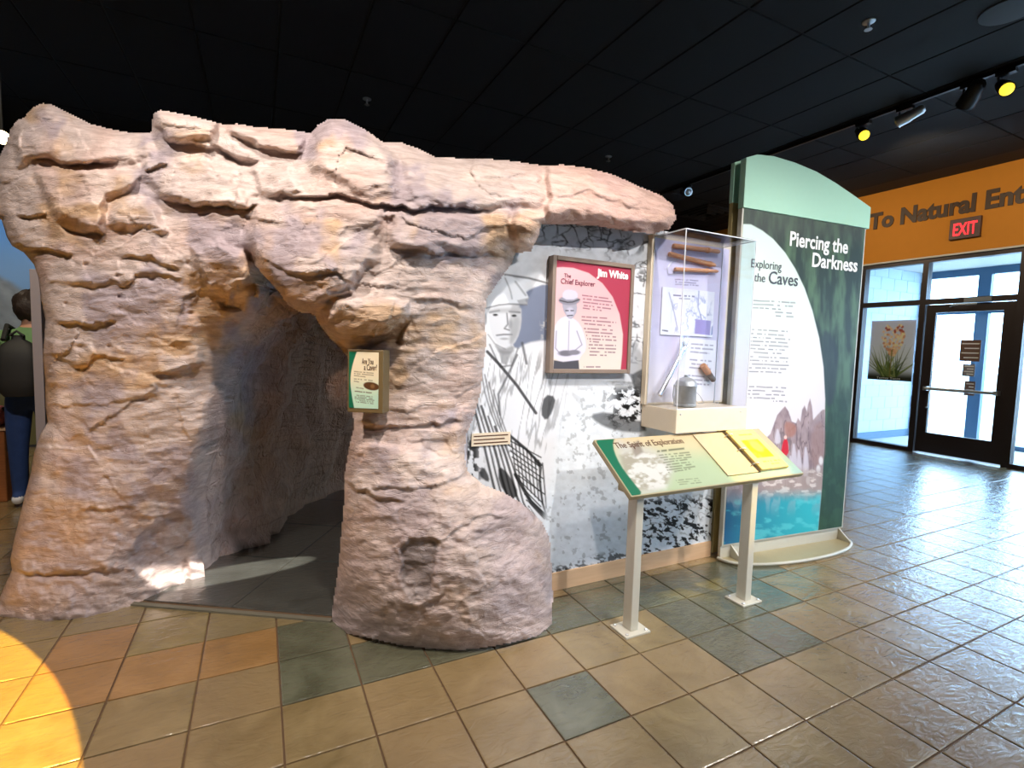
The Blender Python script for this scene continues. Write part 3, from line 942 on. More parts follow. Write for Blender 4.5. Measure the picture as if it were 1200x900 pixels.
def facets(x, y, s=0):
    """flat-faced lumps: each cell is a tilted plane of its own"""
    ix, iy = np.floor(x), np.floor(y)
    best = np.full(x.shape, 9.0); h = np.zeros(x.shape)
    for dx in (-1, 0, 1):
        for dy in (-1, 0, 1):
            cx = ix + dx; cy = iy + dy
            px_ = cx + _hash(cx, cy, s); py_ = cy + _hash(cx, cy, s + 5)
            d = np.hypot(px_ - x, py_ - y); k = d < best
            v = _hash(cx, cy, s + 9) - .5 + (_hash(cx, cy, s + 11) - .5) * 1.6 * (x - px_) + (_hash(cx, cy, s + 13) - .5) * 1.6 * (y - py_)
            h = np.where(k, v, h); best = np.minimum(best, d)
    return h


def relief(x, y):
    """how far the rock stands out towards the room (m) at (x, y) of the elevation"""
    wx = x + 7 * (fbm(x / 46, y / 46, 1, 3) - .5) * 2 + 3 * (fbm(x / 11, y / 11, 8, 2) - .5) * 2
    wy = y + 7 * (fbm(x / 46, y / 46, 2, 3) - .5) * 2 + 3 * (fbm(x / 11, y / 11, 9, 2) - .5) * 2
    h = np.zeros(x.shape)
    for pts, hh, w in BLOCKS:
        h = h + hh * sstep(-w * .35, w, poly_sd(wx, wy, pts))
    for pts, hh, d in LEDGES:
        p = np.array(pts, float)
        t = np.clip((wx - p[0, 0]) / (p[-1, 0] - p[0, 0] + 1e-6), 0, 1)
        ly = np.interp(wx, p[:, 0], p[:, 1])
        e = ly - wy                                     # > 0 above the line
        fade = sstep(-0.02, 0.18, (wx - p[0, 0]) / (p[-1, 0] - p[0, 0])) * sstep(-0.02, 0.18, (p[-1, 0] - wx) / (p[-1, 0] - p[0, 0]))
        hh = hh * 1.0
        h = h + hh * fade * sstep(-1.6, 1.0, e) * np.exp(-np.clip(e, 0, None) / d)
        h = h - 0.5 * hh * fade * np.exp(-(np.clip(-e - 1, 0, None) / 5.0) ** 2) * (e < 1)
    for cx, cy, r in PITS:
        h = h - .022 * np.exp(-((x - cx) ** 2 / (1.5 * r * r) + (y - cy) ** 2 / (r * r * .8)))
    n1 = fbm(x / 60, y / 42, 20, 4) - .5
    n2 = fbm(x / 26, y / 8, 21, 4) - .5
    n3 = 1 - np.abs(2 * fbm(x / 40 + 3, y / 13, 22, 3) - 1)
    h = h + .050 * n1 + .014 * n2 + .008 * (n3 - .7)
    h = h + (.017 * facets(wx / 90, wy / 56, 51) + .006 * facets(wx / 34, wy / 17, 52)) * (1 - .6 * sstep(520, 620, y))
    low = sstep(480, 640, y)
    n4 = fbm(x / 9, y / 9, 23, 3) - .5
    return h + low * .012 * n4 + .006 * n4


GS = 1.6
gx = np.arange(-14, 802, GS); gy = np.arange(114, 770, GS)
X, Y = np.meshgrid(gx, gy)
cc_in = inside(X[:-1, :-1] + GS / 2, Y[:-1, :-1] + GS / 2, OXY)
idx = np.arange(X.size).reshape(X.shape)
Fq = np.stack([idx[:-1, :-1], idx[1:, :-1], idx[1:, 1:], idx[:-1, 1:]], -1)[cc_in]
used = np.unique(Fq); mp = np.full(X.size, -1); mp[used] = np.arange(len(used)); Fq = mp[Fq]
ux, uy = X.ravel()[used].copy(), Y.ravel()[used].copy()
# border loop
E = np.concatenate([Fq[:, [0, 1]], Fq[:, [1, 2]], Fq[:, [2, 3]], Fq[:, [3, 0]]])
es = set(map(tuple, E.tolist()))
nxt = {}
for a_, b_ in es:
    if (b_, a_) not in es:
        nxt.setdefault(a_, []).append(b_)
loops = []
seen = set()
for s0 in list(nxt):
    if s0 in seen:
        continue
    lp = [s0]; seen.add(s0); c = nxt[s0][0]
    while c != s0 and c not in seen:
        lp.append(c); seen.add(c); c = nxt[c][0] if len(nxt[c]) == 1 else [q for q in nxt[c] if q not in seen or q == s0][0]
    loops.append(lp)
loop = np.array(max(loops, key=len))
# snap the border onto the drawn outline and remember which stretch it belongs to
bx, by = ux[loop], uy[loop]
best = np.full(len(loop), 1e9); px = bx.copy(); py = by.copy(); btag = np.zeros(len(loop), int)
TAGS = ['base', 'open', 'mural', 'slab', 'top', 'left']
n = len(OXY)
for i in range(n):
    a_, b_ = OXY[i], OXY[(i + 1) % n]; d_ = b_ - a_
    t_ = np.clip(((bx - a_[0]) * d_[0] + (by - a_[1]) * d_[1]) / (d_ @ d_), 0, 1)
    qx, qy = a_[0] + t_ * d_[0], a_[1] + t_ * d_[1]
    dd = np.hypot(bx - qx, by - qy); k = dd < best
    best[k] = dd[k]; px[k] = qx[k]; py[k] = qy[k]; btag[k] = TAGS.index(OTAG[(i + 1) % n] if OTAG[i] == 'base' and OTAG[(i + 1) % n] == 'base' else OTAG[i])
ux[loop] = px; uy[loop] = py
# rounding back towards the edges
D = tps(ux, uy) - relief(ux, uy)


def stretch(tags):
    segs = []; cur = []
    for i in range(n + 1):
        q = OXY[i % n]
        if OTAG[i % n] in tags:
            cur.append(q)
        else:
            if len(cur) > 1: segs.append(cur)
            cur = []
    if len(cur) > 1: segs.append(cur)
    d = np.full(ux.shape, 1e9)
    for s_ in segs:
        d = np.minimum(d, seg_dist(ux, uy, s_))
    return d


def curl(d, r, depth):
    q = np.clip(1 - d / r, 0, 1)
    return 1.15 * depth * q ** 2.4


D = D + curl(stretch({'top', 'slab'}), 16, .07) + curl(stretch({'left'}), 16, .08) + curl(stretch({'mural'}), 13, .07)
D = D + np.where(ux < 300, curl(stretch({'open'}), 26, .12), curl(stretch({'open'}), 13, .05))
RAY = np.stack([(ux - 600) / F_PX, -(uy - 450) / F_PX, -np.ones_like(ux)], -1) @ RM
P = CAM + RAY * D[:, None]
P[:, 2] = np.maximum(P[:, 2], 0.0)
isbase = np.zeros(len(ux), bool); isbase[loop[btag == 0]] = True
P[isbase, 2] = 0.0
# sides, roof and passage: the border carried back
_b = btag.copy()
for w_ in (-2, -1, 1, 2):
    _b[(btag == 0) & (np.roll(btag, w_) == 1)] = 1
btag = _b
NL = len(loop)
vec = np.zeros((NL, 3))
for k in range(NL):
    tg = TAGS[btag[k]]; q = P[loop[k]]
    if tg == 'open': vec[k] = (0.56 * 3.3, 0.83 * 3.3, 0.0)
    elif tg == 'mural': vec[k] = (0.0, max(0.02, -0.531 - q[1]), 0)
    elif tg == 'slab': vec[k] = (0.05, 0.45, -0.02)
    elif tg == 'top': vec[k] = (0.45, 1.0, -0.16)
    elif tg == 'left': vec[k] = (0.35, 1.2, 0.0)
    else: vec[k] = (0.25, 0.5, 0.0)
vs = vec.copy()
for w_ in range(-6, 7):
    if w_: vs += np.roll(vec, w_, 0)
vec = vs / 13
for k in range(NL):
    if TAGS[btag[k]] == 'mural':
        vec[k] = (0.0, max(0.02, -0.531 - P[loop[k], 1]), 0)
    elif TAGS[btag[k]] == 'open':
        vec[k] = (0.56 * 3.3, 0.83 * 3.3, 0.0)
NR = 46
Psm = P[loop].copy()
_acc = np.zeros_like(Psm); _w = np.zeros((NL, 1))
_op = (btag == TAGS.index('open'))[:, None]
for w_ in range(-34, 35):
    _acc += np.roll(P[loop] * _op, w_, 0); _w += np.roll(_op, w_, 0)
Psm = np.where(_op, _acc / np.maximum(_w, 1), Psm)
ts = np.linspace(0, 1, NR + 1)[1:] ** 1.25
ring = P[loop][None] + ts[:, None, None] * vec[None]
full = np.concatenate([P[loop][None], ring])
full += (sstep(0, .10, np.concatenate([[0], ts]))[:, None, None]) * (Psm - P[loop])[None] * np.array([1, 1, 0])
dl = np.roll(full, -1, 1) - np.roll(full, 1, 1); dr = np.gradient(full, axis=0)
nr = np.cross(dl, dr); nr /= np.linalg.norm(nr, axis=2, keepdims=True) + 1e-9
# flutes and hollows of the passage wall (running up and down)
qx = full[..., 0] * 0.56 + full[..., 1] * 0.83; qz = full[..., 2]
amp = (btag == TAGS.index('open'))[None, :] * sstep(0, .10, np.concatenate([[0], ts]))[:, None]
amp2 = ((btag == 4) | (btag == 5) | (btag == 3))[None, :] * sstep(.25, .6, np.concatenate([[0], ts]))[:, None]
hn = .36 * (fbm(qx * 2.2, qz * 0.9, 31, 4) - .5) + .20 * (fbm(qx * 6, qz * 1.8, 32, 4) - .5) + .08 * (fbm(qx * 16, qz * 7, 33, 3) - .5)
full = full + nr * (hn * amp + .08 * (fbm(full[..., 0] * 3, full[..., 1] * 3 + full[..., 2] * 2, 34, 4) - .5) * amp2)[..., None]
lowb = (P[loop, 2] <= 0.001)
full[:, :, 2] = np.maximum(full[:, :, 2], 0.0)
full[:, lowb, 2] = 0.0
NV = len(P)
V = np.vstack([P, full[1:].reshape(-1, 3)])
rid = np.vstack([loop[None], NV + np.arange(NR * NL).reshape(NR, NL)])
r2 = np.roll(rid, -1, 1)
Fs = np.stack([rid[:-1], rid[1:], r2[1:], r2[:-1]], -1)
keepcol = ~((btag == 0) | (np.roll(btag, -1) == 0))
Fs = Fs[:, keepcol].reshape(-1, 4)
endcap = rid[-1][btag == TAGS.index('open')]
not_open = np.tile((btag != 1)[keepcol], NR)
ring_no = np.repeat(np.arange(NR), keepcol.sum())
# painted colours of the rock: beige ground with rose, ochre and grey-violet washes, and shade painted into the passage
cu = np.concatenate([ux, np.tile(ux[loop], NR)]); cv = np.concatenate([uy, np.tile(uy[loop], NR)])
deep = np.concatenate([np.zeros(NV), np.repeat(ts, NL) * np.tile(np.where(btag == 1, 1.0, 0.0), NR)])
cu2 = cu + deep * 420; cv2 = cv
base = np.array(srgb(207, 191, 183))
cols = np.ones((len(V), 3)) * base
def wash(c, m):
    global cols
    cols = cols * (1 - m[:, None]) + np.array(c) * m[:, None]
wash(srgb(202, 176, 164), .75 * sstep(.46, .66, fbm(cu2 / 90, cv2 / 70, 41, 4)))
wash(srgb(206, 172, 132), .8 * sstep(.54, .70, fbm(cu2 / 75 + 9, cv2 / 55, 42, 4)))
wash(srgb(172, 160, 166), .85 * sstep(.54, .70, fbm(cu2 / 60 + 4, cv2 / 70 + 3, 43, 4)))
wash(srgb(228, 210, 198), .60 * sstep(.56, .74, fbm(cu2 / 40 + 2, cv2 / 26 + 8, 44, 4)))
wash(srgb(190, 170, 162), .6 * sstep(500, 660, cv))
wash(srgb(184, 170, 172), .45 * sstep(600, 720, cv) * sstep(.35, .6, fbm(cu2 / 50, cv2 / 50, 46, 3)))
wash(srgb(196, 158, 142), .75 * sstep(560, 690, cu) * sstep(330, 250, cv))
wash(srgb(160, 112, 76), .9 * sstep(.02, .16, deep))  # walls browned and darkened with depth, standing in for the passage's shade
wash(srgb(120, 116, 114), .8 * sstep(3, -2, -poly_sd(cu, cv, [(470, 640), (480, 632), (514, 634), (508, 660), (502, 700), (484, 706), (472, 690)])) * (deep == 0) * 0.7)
cols *= (0.90 + 0.2 * fbm(cu2 / 22, cv2 / 7, 47, 4))[:, None]
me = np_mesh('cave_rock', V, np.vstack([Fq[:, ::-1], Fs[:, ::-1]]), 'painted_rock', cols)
bm = bmesh.new(); bm.from_mesh(me)
bm.verts.ensure_lookup_table()
ev_ = [bm.verts[int(i)] for i in endcap]
cv_ = bm.verts.new(Vector(np.mean(V[endcap], 0)))
for i in range(len(endcap)):
    tri = bm.faces.new([ev_[i - 1], ev_[i], cv_])
    tri.material_index = 1
me.materials.append(MATS['passage_rock'])
bm.faces.ensure_lookup_table()
for k in np.nonzero(~not_open & (ring_no >= 2))[0]:
    bm.faces[len(Fq) + int(k)].material_index = 1
bmesh.ops.recalc_face_normals(bm, faces=bm.faces)
bm.to_mesh(me); bm.free()
me.shade_smooth()
rock = link(bpy.data.objects.new('cave_rock', me))
tag(rock, 'large beige artificial cave rock with a dark walk-in passage beside the photo mural', 'rock')


# ================================================================== the photo mural
YM = -0.53
mural = empty('photo_mural', (2.7, YM + .05, 0), 'tall black-and-white photo mural of a man in a cap, beside the rock', 'mural')
MB().box((1.80, YM, 0.11), (3.655, YM + .10, 2.16)).build('backing_board', 'white_board', mural)
MB().box((1.80, YM - .012, 0.0), (3.655, YM + .10, 0.11)).build('base_strip', 'light_wood', mural, bevel=.003)


def paint_mural(P, s, t):
    u, v = project(P)
    g = Paint(u, v, (.80, .82, .86))
    k = lambda a: np.array(srgb(255 * a, 258 * a, 264 * a))
    n = fbm(u / 9, v / 9, 61, 5)
    g.c *= (0.86 + .28 * n)[..., None]
    # crumpled rock wall at the top and right
    zone = np.clip(sstep(300, 262, v) + sstep(700, 726, u) * sstep(470, 430, v) + sstep(640, 660, u) * sstep(300, 285, v), 0, 1)
    d1, d2 = cells(u / 16 + .5 * fbm(u / 20, v / 20, 62), v / 24 + .5 * fbm(u / 20, v / 20, 63), 4)
    g.mix(zone * sstep(.14, .02, d2 - d1) * .8 * sstep(.35, .6, fbm(u / 18, v / 18, 60, 3)), k(.22))
    r = np.abs(2 * fbm(u / 26, v / 13, 64, 4) - 1)
    g.mix(zone * sstep(.10, .01, r) * .8, k(.20))
    g.mix(zone * sstep(.55, .75, fbm(u / 12, v / 15, 65, 4)) * .45, k(.40))
    # head shadow on the wall
    g.poly([(612, 346), (622, 338), (640, 332), (660, 336), (668, 360), (656, 392), (640, 402), (624, 410), (606, 412), (596, 396)], srgb(112, 122, 146), 1.5, .95, 1)
    g.line([(592, 322), (620, 326), (650, 334)], 2.4, k(.18), 1, .8)
    g.mix(sstep(.62, .70, fbm(u / 5, v / 6, 66, 3)) * sstep(630, 640, u) * sstep(652, 645, u) * sstep(370, 380, v) * sstep(410, 400, v), k(.75))
    # shirt and shoulder
    g.poly([(566, 410), (578, 402), (606, 410), (616, 402), (640, 398), (660, 404), (690, 430), (700, 460), (690, 490), (650, 520), (640, 600), (600, 590), (540, 560), (540, 440)], k(.93), 2, .9, 1)
    fold = np.abs(2 * fbm(u / 7 + v / 40, v / 60, 67, 3) - 1)
    g.mix(sstep(.16, .02, fold) * sstep(405, 425, v) * sstep(560, 520, v) * sstep(690, 640, u) * .55, k(.42))
    # face
    g.poly([(570, 360), (575, 392), (584, 404), (597, 408), (606, 398), (611, 380), (610, 356)], k(.86), 1.2, 1, 1)
    g.poly([(597, 358), (611, 356), (611, 382), (604, 400), (597, 407), (599, 386)], k(.70), 1.5, .8, 1)
    g.ell(568.5, 374, 2.2, 7, k(.66), .3)
    g.line([(574, 366), (585, 364)], 2.2, k(.36), 1, .8); g.line([(597, 365), (609, 366)], 2.2, k(.28), 1, .8)
    g.ell(580.5, 369, 3, 1.4, k(.16), .4); g.ell(602.5, 370, 3, 1.5, k(.12), .4)
    g.line([(594, 367), (595, 380), (591, 385), (597, 387)], 1.6, k(.34), .8, .85)
    g.ell(598, 380, 2.4, 6, k(.5), .6, .7)
    g.line([(582, 393), (590, 392), (600, 392)], 1.7, k(.28), .8, .85); g.ell(591, 397, 5, 1.4, k(.56), .5, .7)
    g.line([(572, 392), (580, 403), (592, 409)], 1.5, k(.4), 1, .6)
    # cap
    g.poly([(572, 361), (571, 349), (579, 338), (588, 330), (590, 322), (604, 325), (617, 343), (620, 350), (615, 351), (618, 357), (604, 356), (586, 356)], k(.95), 1.2, 1, 1)
    g.line([(592, 326), (598, 340), (600, 350)], 1.6, k(.5), 1, .7, 1); g.line([(570, 361), (590, 356), (617, 357)], 2.0, k(.42), .8, .8, 1)
    g.line([(604, 330), (616, 346)], 2.2, k(.62), 1.2, .8); g.poly([(606, 352), (619, 349), (618, 357), (608, 356)], k(.62), 1, .7)
    # shading of the cheek, brow and neck
    g.poly([(601, 372), (610, 372), (607, 392), (598, 404), (596, 396)], k(.60), 3, .6, 1)
    g.poly([(573, 362), (610, 360), (609, 366), (575, 367)], k(.62), 2.5, .6, 1)
    g.poly([(578, 402), (590, 409), (603, 404), (602, 414), (586, 416)], k(.50), 2, .75, 1)
    # collar, straps
    g.line([(574, 404), (586, 430), (600, 428), (607, 408)], 2.0, k(.4), 1, .8)
    g.poly([(584, 410), (600, 412), (594, 428), (588, 426)], k(.55), 1.5, .8)
    g.line([(571, 412), (586, 428), (606, 452), (628, 484)], 3.6, k(.16), .8, .92)
    g.line([(606, 416), (595, 440), (584, 462), (586, 486)], 2.6, k(.34), 1, .85)
    g.line([(612, 402), (617, 426)], 3.0, k(.3), 1, .8)
    for a_ in range(4):
        g.line([(563 + 5 * a_, 430 + 9 * a_), (570 + 6 * a_, 470 + 8 * a_), (590 + 7 * a_, 520 + 10 * a_)], 1.6, k(.25), .7, .75, 1)
    g.poly([(638, 462), (652, 465), (648, 482), (640, 494), (633, 484)], k(.20), 1.2, .9, 1)
    g.poly([(664, 456), (690, 470), (700, 490), (688, 484)], k(.34), 1.5, .6, 1)
    # rope ladder coiled over the arm
    for a_ in range(6):
        x0 = 548 + 8 * a_
        g.line([(x0, 452 + 12 * a_), (x0 + 16, 508 + 9 * a_), (x0 + 28, 560 + 8 * a_), (x0 + 40, 606)], 2.0 if a_ % 2 else 3.0, k(.16), .8, .9, 1)
        g.line([(x0 + 3, 452 + 12 * a_), (x0 + 19, 508 + 9 * a_), (x0 + 31, 560 + 8 * a_), (x0 + 43, 606)], 1.6, k(.97), .8, .9, 1)
    for a_ in range(12):
        yy = 514 + 7.2 * a_
        g.line([(593 + 2.4 * a_, yy), (634 + .7 * a_ - (a_ % 3) * 3, yy + 22 + (a_ % 2) * 3)], 1.5, k(.12), .6, .92)
        g.line([(594 + 2.4 * a_, yy + 2.6), (632 + .7 * a_ - (a_ % 3) * 3, yy + 24.5 + (a_ % 2) * 3)], 1.8, k(.95), .6, .9)
    for a_ in range(9):
        g.line([(599 + 4.6 * a_, 514 + 3.6 * a_), (605 + 4.4 * a_, 560 + 4.4 * a_)], 1.6, k(.12), .6, .9)
    g.line([(597, 510), (616, 526), (634, 545)], 3.4, k(.08), .8, .95); g.line([(604, 556), (622, 588), (642, 608)], 4.4, k(.08), .8, .95)
    g.line([(627, 540), (634, 548), (632, 566), (636, 590), (641, 606)], 2.4, k(.08), .8, .9)
    g.mix(sstep(.46, .56, fbm(u / 6, v / 9, 69, 3)) * sstep(506, 520, v) * sstep(572, 556, u) * .95, k(.08))
    g.poly([(584, 545), (597, 556), (609, 580), (598, 586), (584, 566)], k(.10), 1.2, .9, 1)
    g.poly([(566, 545), (574, 560), (572, 566), (560, 556)], k(.10), 1.2, .9, 1)
    # stony ground, bright with dark gaps
    gz = sstep(640, 652, u + (v - 560) * .15) * sstep(445, 462, v) * (1 - sstep(700, 640, u) * sstep(500, 470, v))
    g.mix(gz, np.array(srgb(236, 243, 250)))
    g.c *= (1 + gz * .22 * (fbm(u / 5, v / 4, 70, 4) - .5))[..., None]
    d1, d2 = cells(u / 11 + fbm(u / 9, v / 9, 71), v / 8 + fbm(u / 9, v / 9, 72), 9)
    dens = np.clip(sstep(700, 730, u) * sstep(505, 490, v) + sstep(738, 752, u) * sstep(576, 590, v) + .8 * sstep(628, 640, v + (u - 760) * .28), 0, 1)
    g.mix(gz * dens * sstep(.16, .06, d2 - d1) * sstep(.44, .56, fbm(u / 22, v / 16, 73, 3)), k(.10))
    q_ = fbm((u + v * .8) / 9, (v - u * .5) / 5, 75, 4)
    g.mix(gz * dens * sstep(.56, .60, q_), k(.08)); g.mix(gz * dens * sstep(.47, .40, q_) * .6, k(.97))
    g.mix(gz * sstep(.66, .72, fbm(u / 6, v / 7, 74, 4)) * (.35 + .6 * dens), k(.10))
    g.poly([(690, 486), (712, 482), (740, 492), (757, 494), (757, 508), (720, 505), (700, 496)], k(.12), 2, .75, 1)
    g.c *= .95
    # coiled rope or lamp at the right
    g.line([(742, 420), (752, 400), (756, 380), (750, 360)], 3, k(.9), 1, .8, 1); g.ell(744, 425, 10, 18, k(.62), .2, .7); g.poly([(738, 440), (757, 430), (757, 470), (746, 462)], k(.22), 1.5, .8)
    return g.c


print_sheet('photo_print', (1.82, YM - .003, 2.16), (1, 0, 0), (0, 0, -1), 1.835, 2.05, 350, 470, paint_mural, mural)

# caption label stuck on the mural
c0 = on_y(552, 508, YM); c1 = on_y(597, 520, YM)
cap = MB().box((c0[0], YM - .010, c1[2]), (c1[0], YM - .004, c0[2])).build('caption_label', 'cream_case', loc=(c0[0], YM, c1[2]))
tag(cap, 'narrow cream caption label stuck low on the photo mural', 'label')
for k in range(3):
    z = c0[2] - (k + .8) * (c0[2] - c1[2]) / 3.6
    MB().box((c0[0] + .012, YM - .0112, z - .003), (c1[0] - .015 - .02 * (k % 2), YM - .0095, z + .003)).build('print_line', 'brown_ink', cap)

# ================================================================== red framed sign
sg = empty('framed_sign', (2.55, YM - .03, 1.28), 'red and pink framed sign with a small portrait hung on the photo mural', 'sign')
x0, x1, z0, z1, yf = 2.272, 2.834, 1.28, 1.922, YM - .055
w = .024
MB().box((x0, yf, z0), (x0 + w, YM - .005, z1)).build('frame_bar', 'taupe_frame', sg, bevel=.003)
MB().box((x1 - w, yf, z0), (x1, YM - .005, z1)).build('frame_bar', 'taupe_frame', sg, bevel=.003)
MB().box((x0 + w, yf, z0), (x1 - w, YM - .005, z0 + w)).build('frame_bar', 'taupe_frame', sg, bevel=.003)
MB().box((x0 + w, yf, z1 - w), (x1 - w, YM - .005, z1)).build('frame_bar', 'taupe_frame', sg, bevel=.003)
MB().box((x0 + w, yf + .012, z0 + w), (x1 - w, YM - .005, z1 - w)).build('backing', 'white_board', sg)


def paint_red(P, s, t):
    u, v = project(P)
    g = Paint(u, v, srgb(176, 62, 84))
    pink = np.array(srgb(232, 180, 184)); cream = np.array(srgb(224, 214, 204))
    f = sstep(340, 432, v)[..., None]
    m = sstep(-.8, .8, poly_sd(u, v, [(640, 314), (660, 313), (672, 314), (690, 320), (706, 332), (718, 348), (726, 368), (730, 392), (729, 415), (727, 436), (636, 440)]))
    g.c = g.c * (1 - m[..., None]) + (pink * (1 - f) + cream * f) * m[..., None]
    ink = srgb(130, 84, 104)
    rows = [(682, 346, 714, 350), (683, 350, 717, 354), (683, 354, 718, 358), (684, 358, 716, 362), (683, 361, 705, 364), (679, 371, 712, 373), (681, 375, 722, 378), (682, 379, 716, 382),
            (684, 385, 718, 387), (686, 389, 718, 391), (687, 393, 722, 395), (688, 397, 723, 399), (690, 400, 702, 401), (690, 404, 722, 405), (690, 408, 722, 409), (691, 412, 721, 413), (691, 416, 711, 416.5), (684, 430, 704, 430)]
    for k, (a, b, c, d) in enumerate(rows):
        g.textline((a, b), (c, d), 1.5, ink, k, 4.5, .75)
    vio = lambda q: np.array(srgb(238 * q, 234 * q, 255 * q))
    # man in a hat and white shirt
    g.poly([(649, 385), (655, 374), (664, 370), (672, 373), (680, 380), (686, 396), (687, 410), (680, 418), (678, 424), (650, 424), (648, 405)], vio(.93), 1, 1, 1)
    g.poly([(649, 422), (660, 424), (678, 422), (679, 434), (648, 434)], vio(.34), .8, 1)
    g.poly([(659, 362), (659, 350), (675, 350), (677, 364), (671, 374), (665, 373)], vio(.70), .8, 1, 1)
    g.ell(668, 366, 4.5, 6, vio(.80), .3)
    g.ell(667, 352, 12.5, 5.5, vio(.60), .15); g.poly([(659, 351), (660, 341), (668, 339), (677, 342), (677, 351)], vio(.86), 1, 1, 1)
    g.line([(656, 352), (668, 355), (679, 351)], 1.5, vio(.22), .7, .9, 1)
    g.line([(663, 364), (666, 364)], 1.2, vio(.15), .5); g.line([(669, 364), (672, 364)], 1.2, vio(.15), .5); g.line([(665, 370), (671, 369.5)], 1.2, vio(.2), .5)
    g.line([(667, 376), (666, 412)], 1.0, vio(.62), .6, .8); g.line([(676, 388), (682, 404), (672, 412)], 1.2, vio(.55), .8, .8)
    g.ell(663, 414, 9, 3.5, vio(.50), .3); g.ell(673, 413, 7, 3, vio(.56), .3)
    g.line([(652, 388), (651, 408), (656, 414)], 1.4, vio(.6), .8, .8)
    return g.c


print_sheet('sign_print', (x0 + w, yf + .010, z1 - w), (1, 0, 0), (0, 0, -1), x1 - x0 - 2 * w, z1 - z0 - 2 * w, 200, 250, paint_red, sg)
pt = lambda u, v: on_y(u, v, yf + .008)
def fit(name, body, fn, a, b, cap, mat, par, ex, up_, bold=0.0, extrude=.001):
    """lettering from photo point a to b (baseline) with capitals `cap` metres tall"""
    A_ = fn(*a); B_ = fn(*b)
    return text(name, body, A_, ex, up_, cap / .72, mat, par, extrude, 1.0, bold, 'LEFT', abs((np.array(B_) - np.array(A_)) @ (np.array(ex) / np.linalg.norm(ex))))


fit('title_lettering', 'Jim White', pt, (700.4, 323.5), (737, 325.5), .042, 'white_ink', sg, (1, 0, 0), (0, 0, 1), .0022)
fit('title_lettering', 'The', pt, (661, 324.7), (669, 325), .022, 'plum_ink', sg, (1, 0, 0), (0, 0, 1))
fit('title_lettering', 'Chief Explorer', pt, (657, 332), (697, 334), .030, 'plum_ink', sg, (1, 0, 0), (0, 0, 1))

# ================================================================== display case
case = empty('display_case', (3.27, YM - .1, .95), 'cream wall case under a clear acrylic cover holding caving relics', 'display case')
MB().box((2.978, -.83, .948), (3.568, YM - .005, 1.085)).build('shelf_box', 'cream_case', case, bevel=.004)
MB().box((2.965, YM - .045, 1.087), (3.64, YM - .005, 2.12)).build('back_board', 'cream_case', case, bevel=.003)
for sx in (3.01, 3.51):
    MB().lathe([(.005, 0), (.004, .003)], (sx, -.83, 1.06), (0, -1, 0), 8).build('screw', 'steel', case)
ac = MB()
ax0, ax1, ay0, ay1, az0, az1, th = 2.982, 3.560, -.826, YM - .047, 1.087, 2.105, .005
for lo, hi in (((ax0, ay0, az0), (ax1, ay0 + th, az1)), ((ax0, ay0 + th, az0), (ax0 + th, ay1, az1)), ((ax1 - th, ay0 + th, az0), (ax1, ay1, az1)), ((ax0, ay0, az1), (ax1, ay1, az1 + th))):
    ac.box(lo, hi)
ac.build('acrylic_cover', 'acrylic', case)
plain('acrylic_edge', (.86, .88, .92), .25, spec=.7)
for a_, b_ in (((ax0, ay0, az0), (ax0, ay0, az1)), ((ax1, ay0, az0), (ax1, ay0, az1)), ((ax0, ay0, az1), (ax1, ay0, az1)), ((ax0, ay0, az1), (ax0, ay1, az1)), ((ax1, ay0, az1), (ax1, ay1, az1)), ((ax0, ay0, az0 + .002), (ax1, ay0, az0 + .002)), ((ax0, ay1, az0), (ax0, ay1, az1)), ((ax1, ay1, az0), (ax1, ay1, az1))):
    MB().tube([a_, b_], .0032, 6).build('cover_edge', 'acrylic_edge', case)


def paint_case(P, s, t):
    u, v = project(P)
    g = Paint(u, v, srgb(214, 208, 232))
    f = sstep(380, 470, v)[..., None]
    g.c = g.c * (1 - f) + np.array(srgb(238, 232, 236)) * f
    for k in range(3):
        g.textline((791, 327.5 + 2.8 * k), (820 - 4 * (k % 2), 329 + 2.8 * k), 1.4, srgb(120, 116, 140), k, 4, .7)
    g.poly([(806, 396), (839, 399), (838, 470), (800, 468)], srgb(244, 242, 248), .6)
    for k in range(11):
        if k in (3, 7): continue
        g.textline((810 - .5 * k, 403 + 4.6 * k), (836 - .5 * k - 4 * (k % 3 == 2), 405 + 4.6 * k), 1.6, srgb(128, 122, 146), k, 5, .7)
    return g.c


print_sheet('case_print', (2.985, YM - .0465, 2.10), (1, 0, 0), (0, 0, -1), .635, 1.0, 150, 240, paint_case, case)
yb = YM - .05
m0, m1 = on_y(776, 336, yb), on_y(834, 395, yb)
ms = empty('cave_map', (m0[0], yb, m1[2]), 'white map sheet with fine blue lines pinned inside the display case', 'map')
MB().box((m0[0], yb - .004, m1[2]), (m1[0], yb - .001, m0[2])).build('sheet', 'paper', ms)


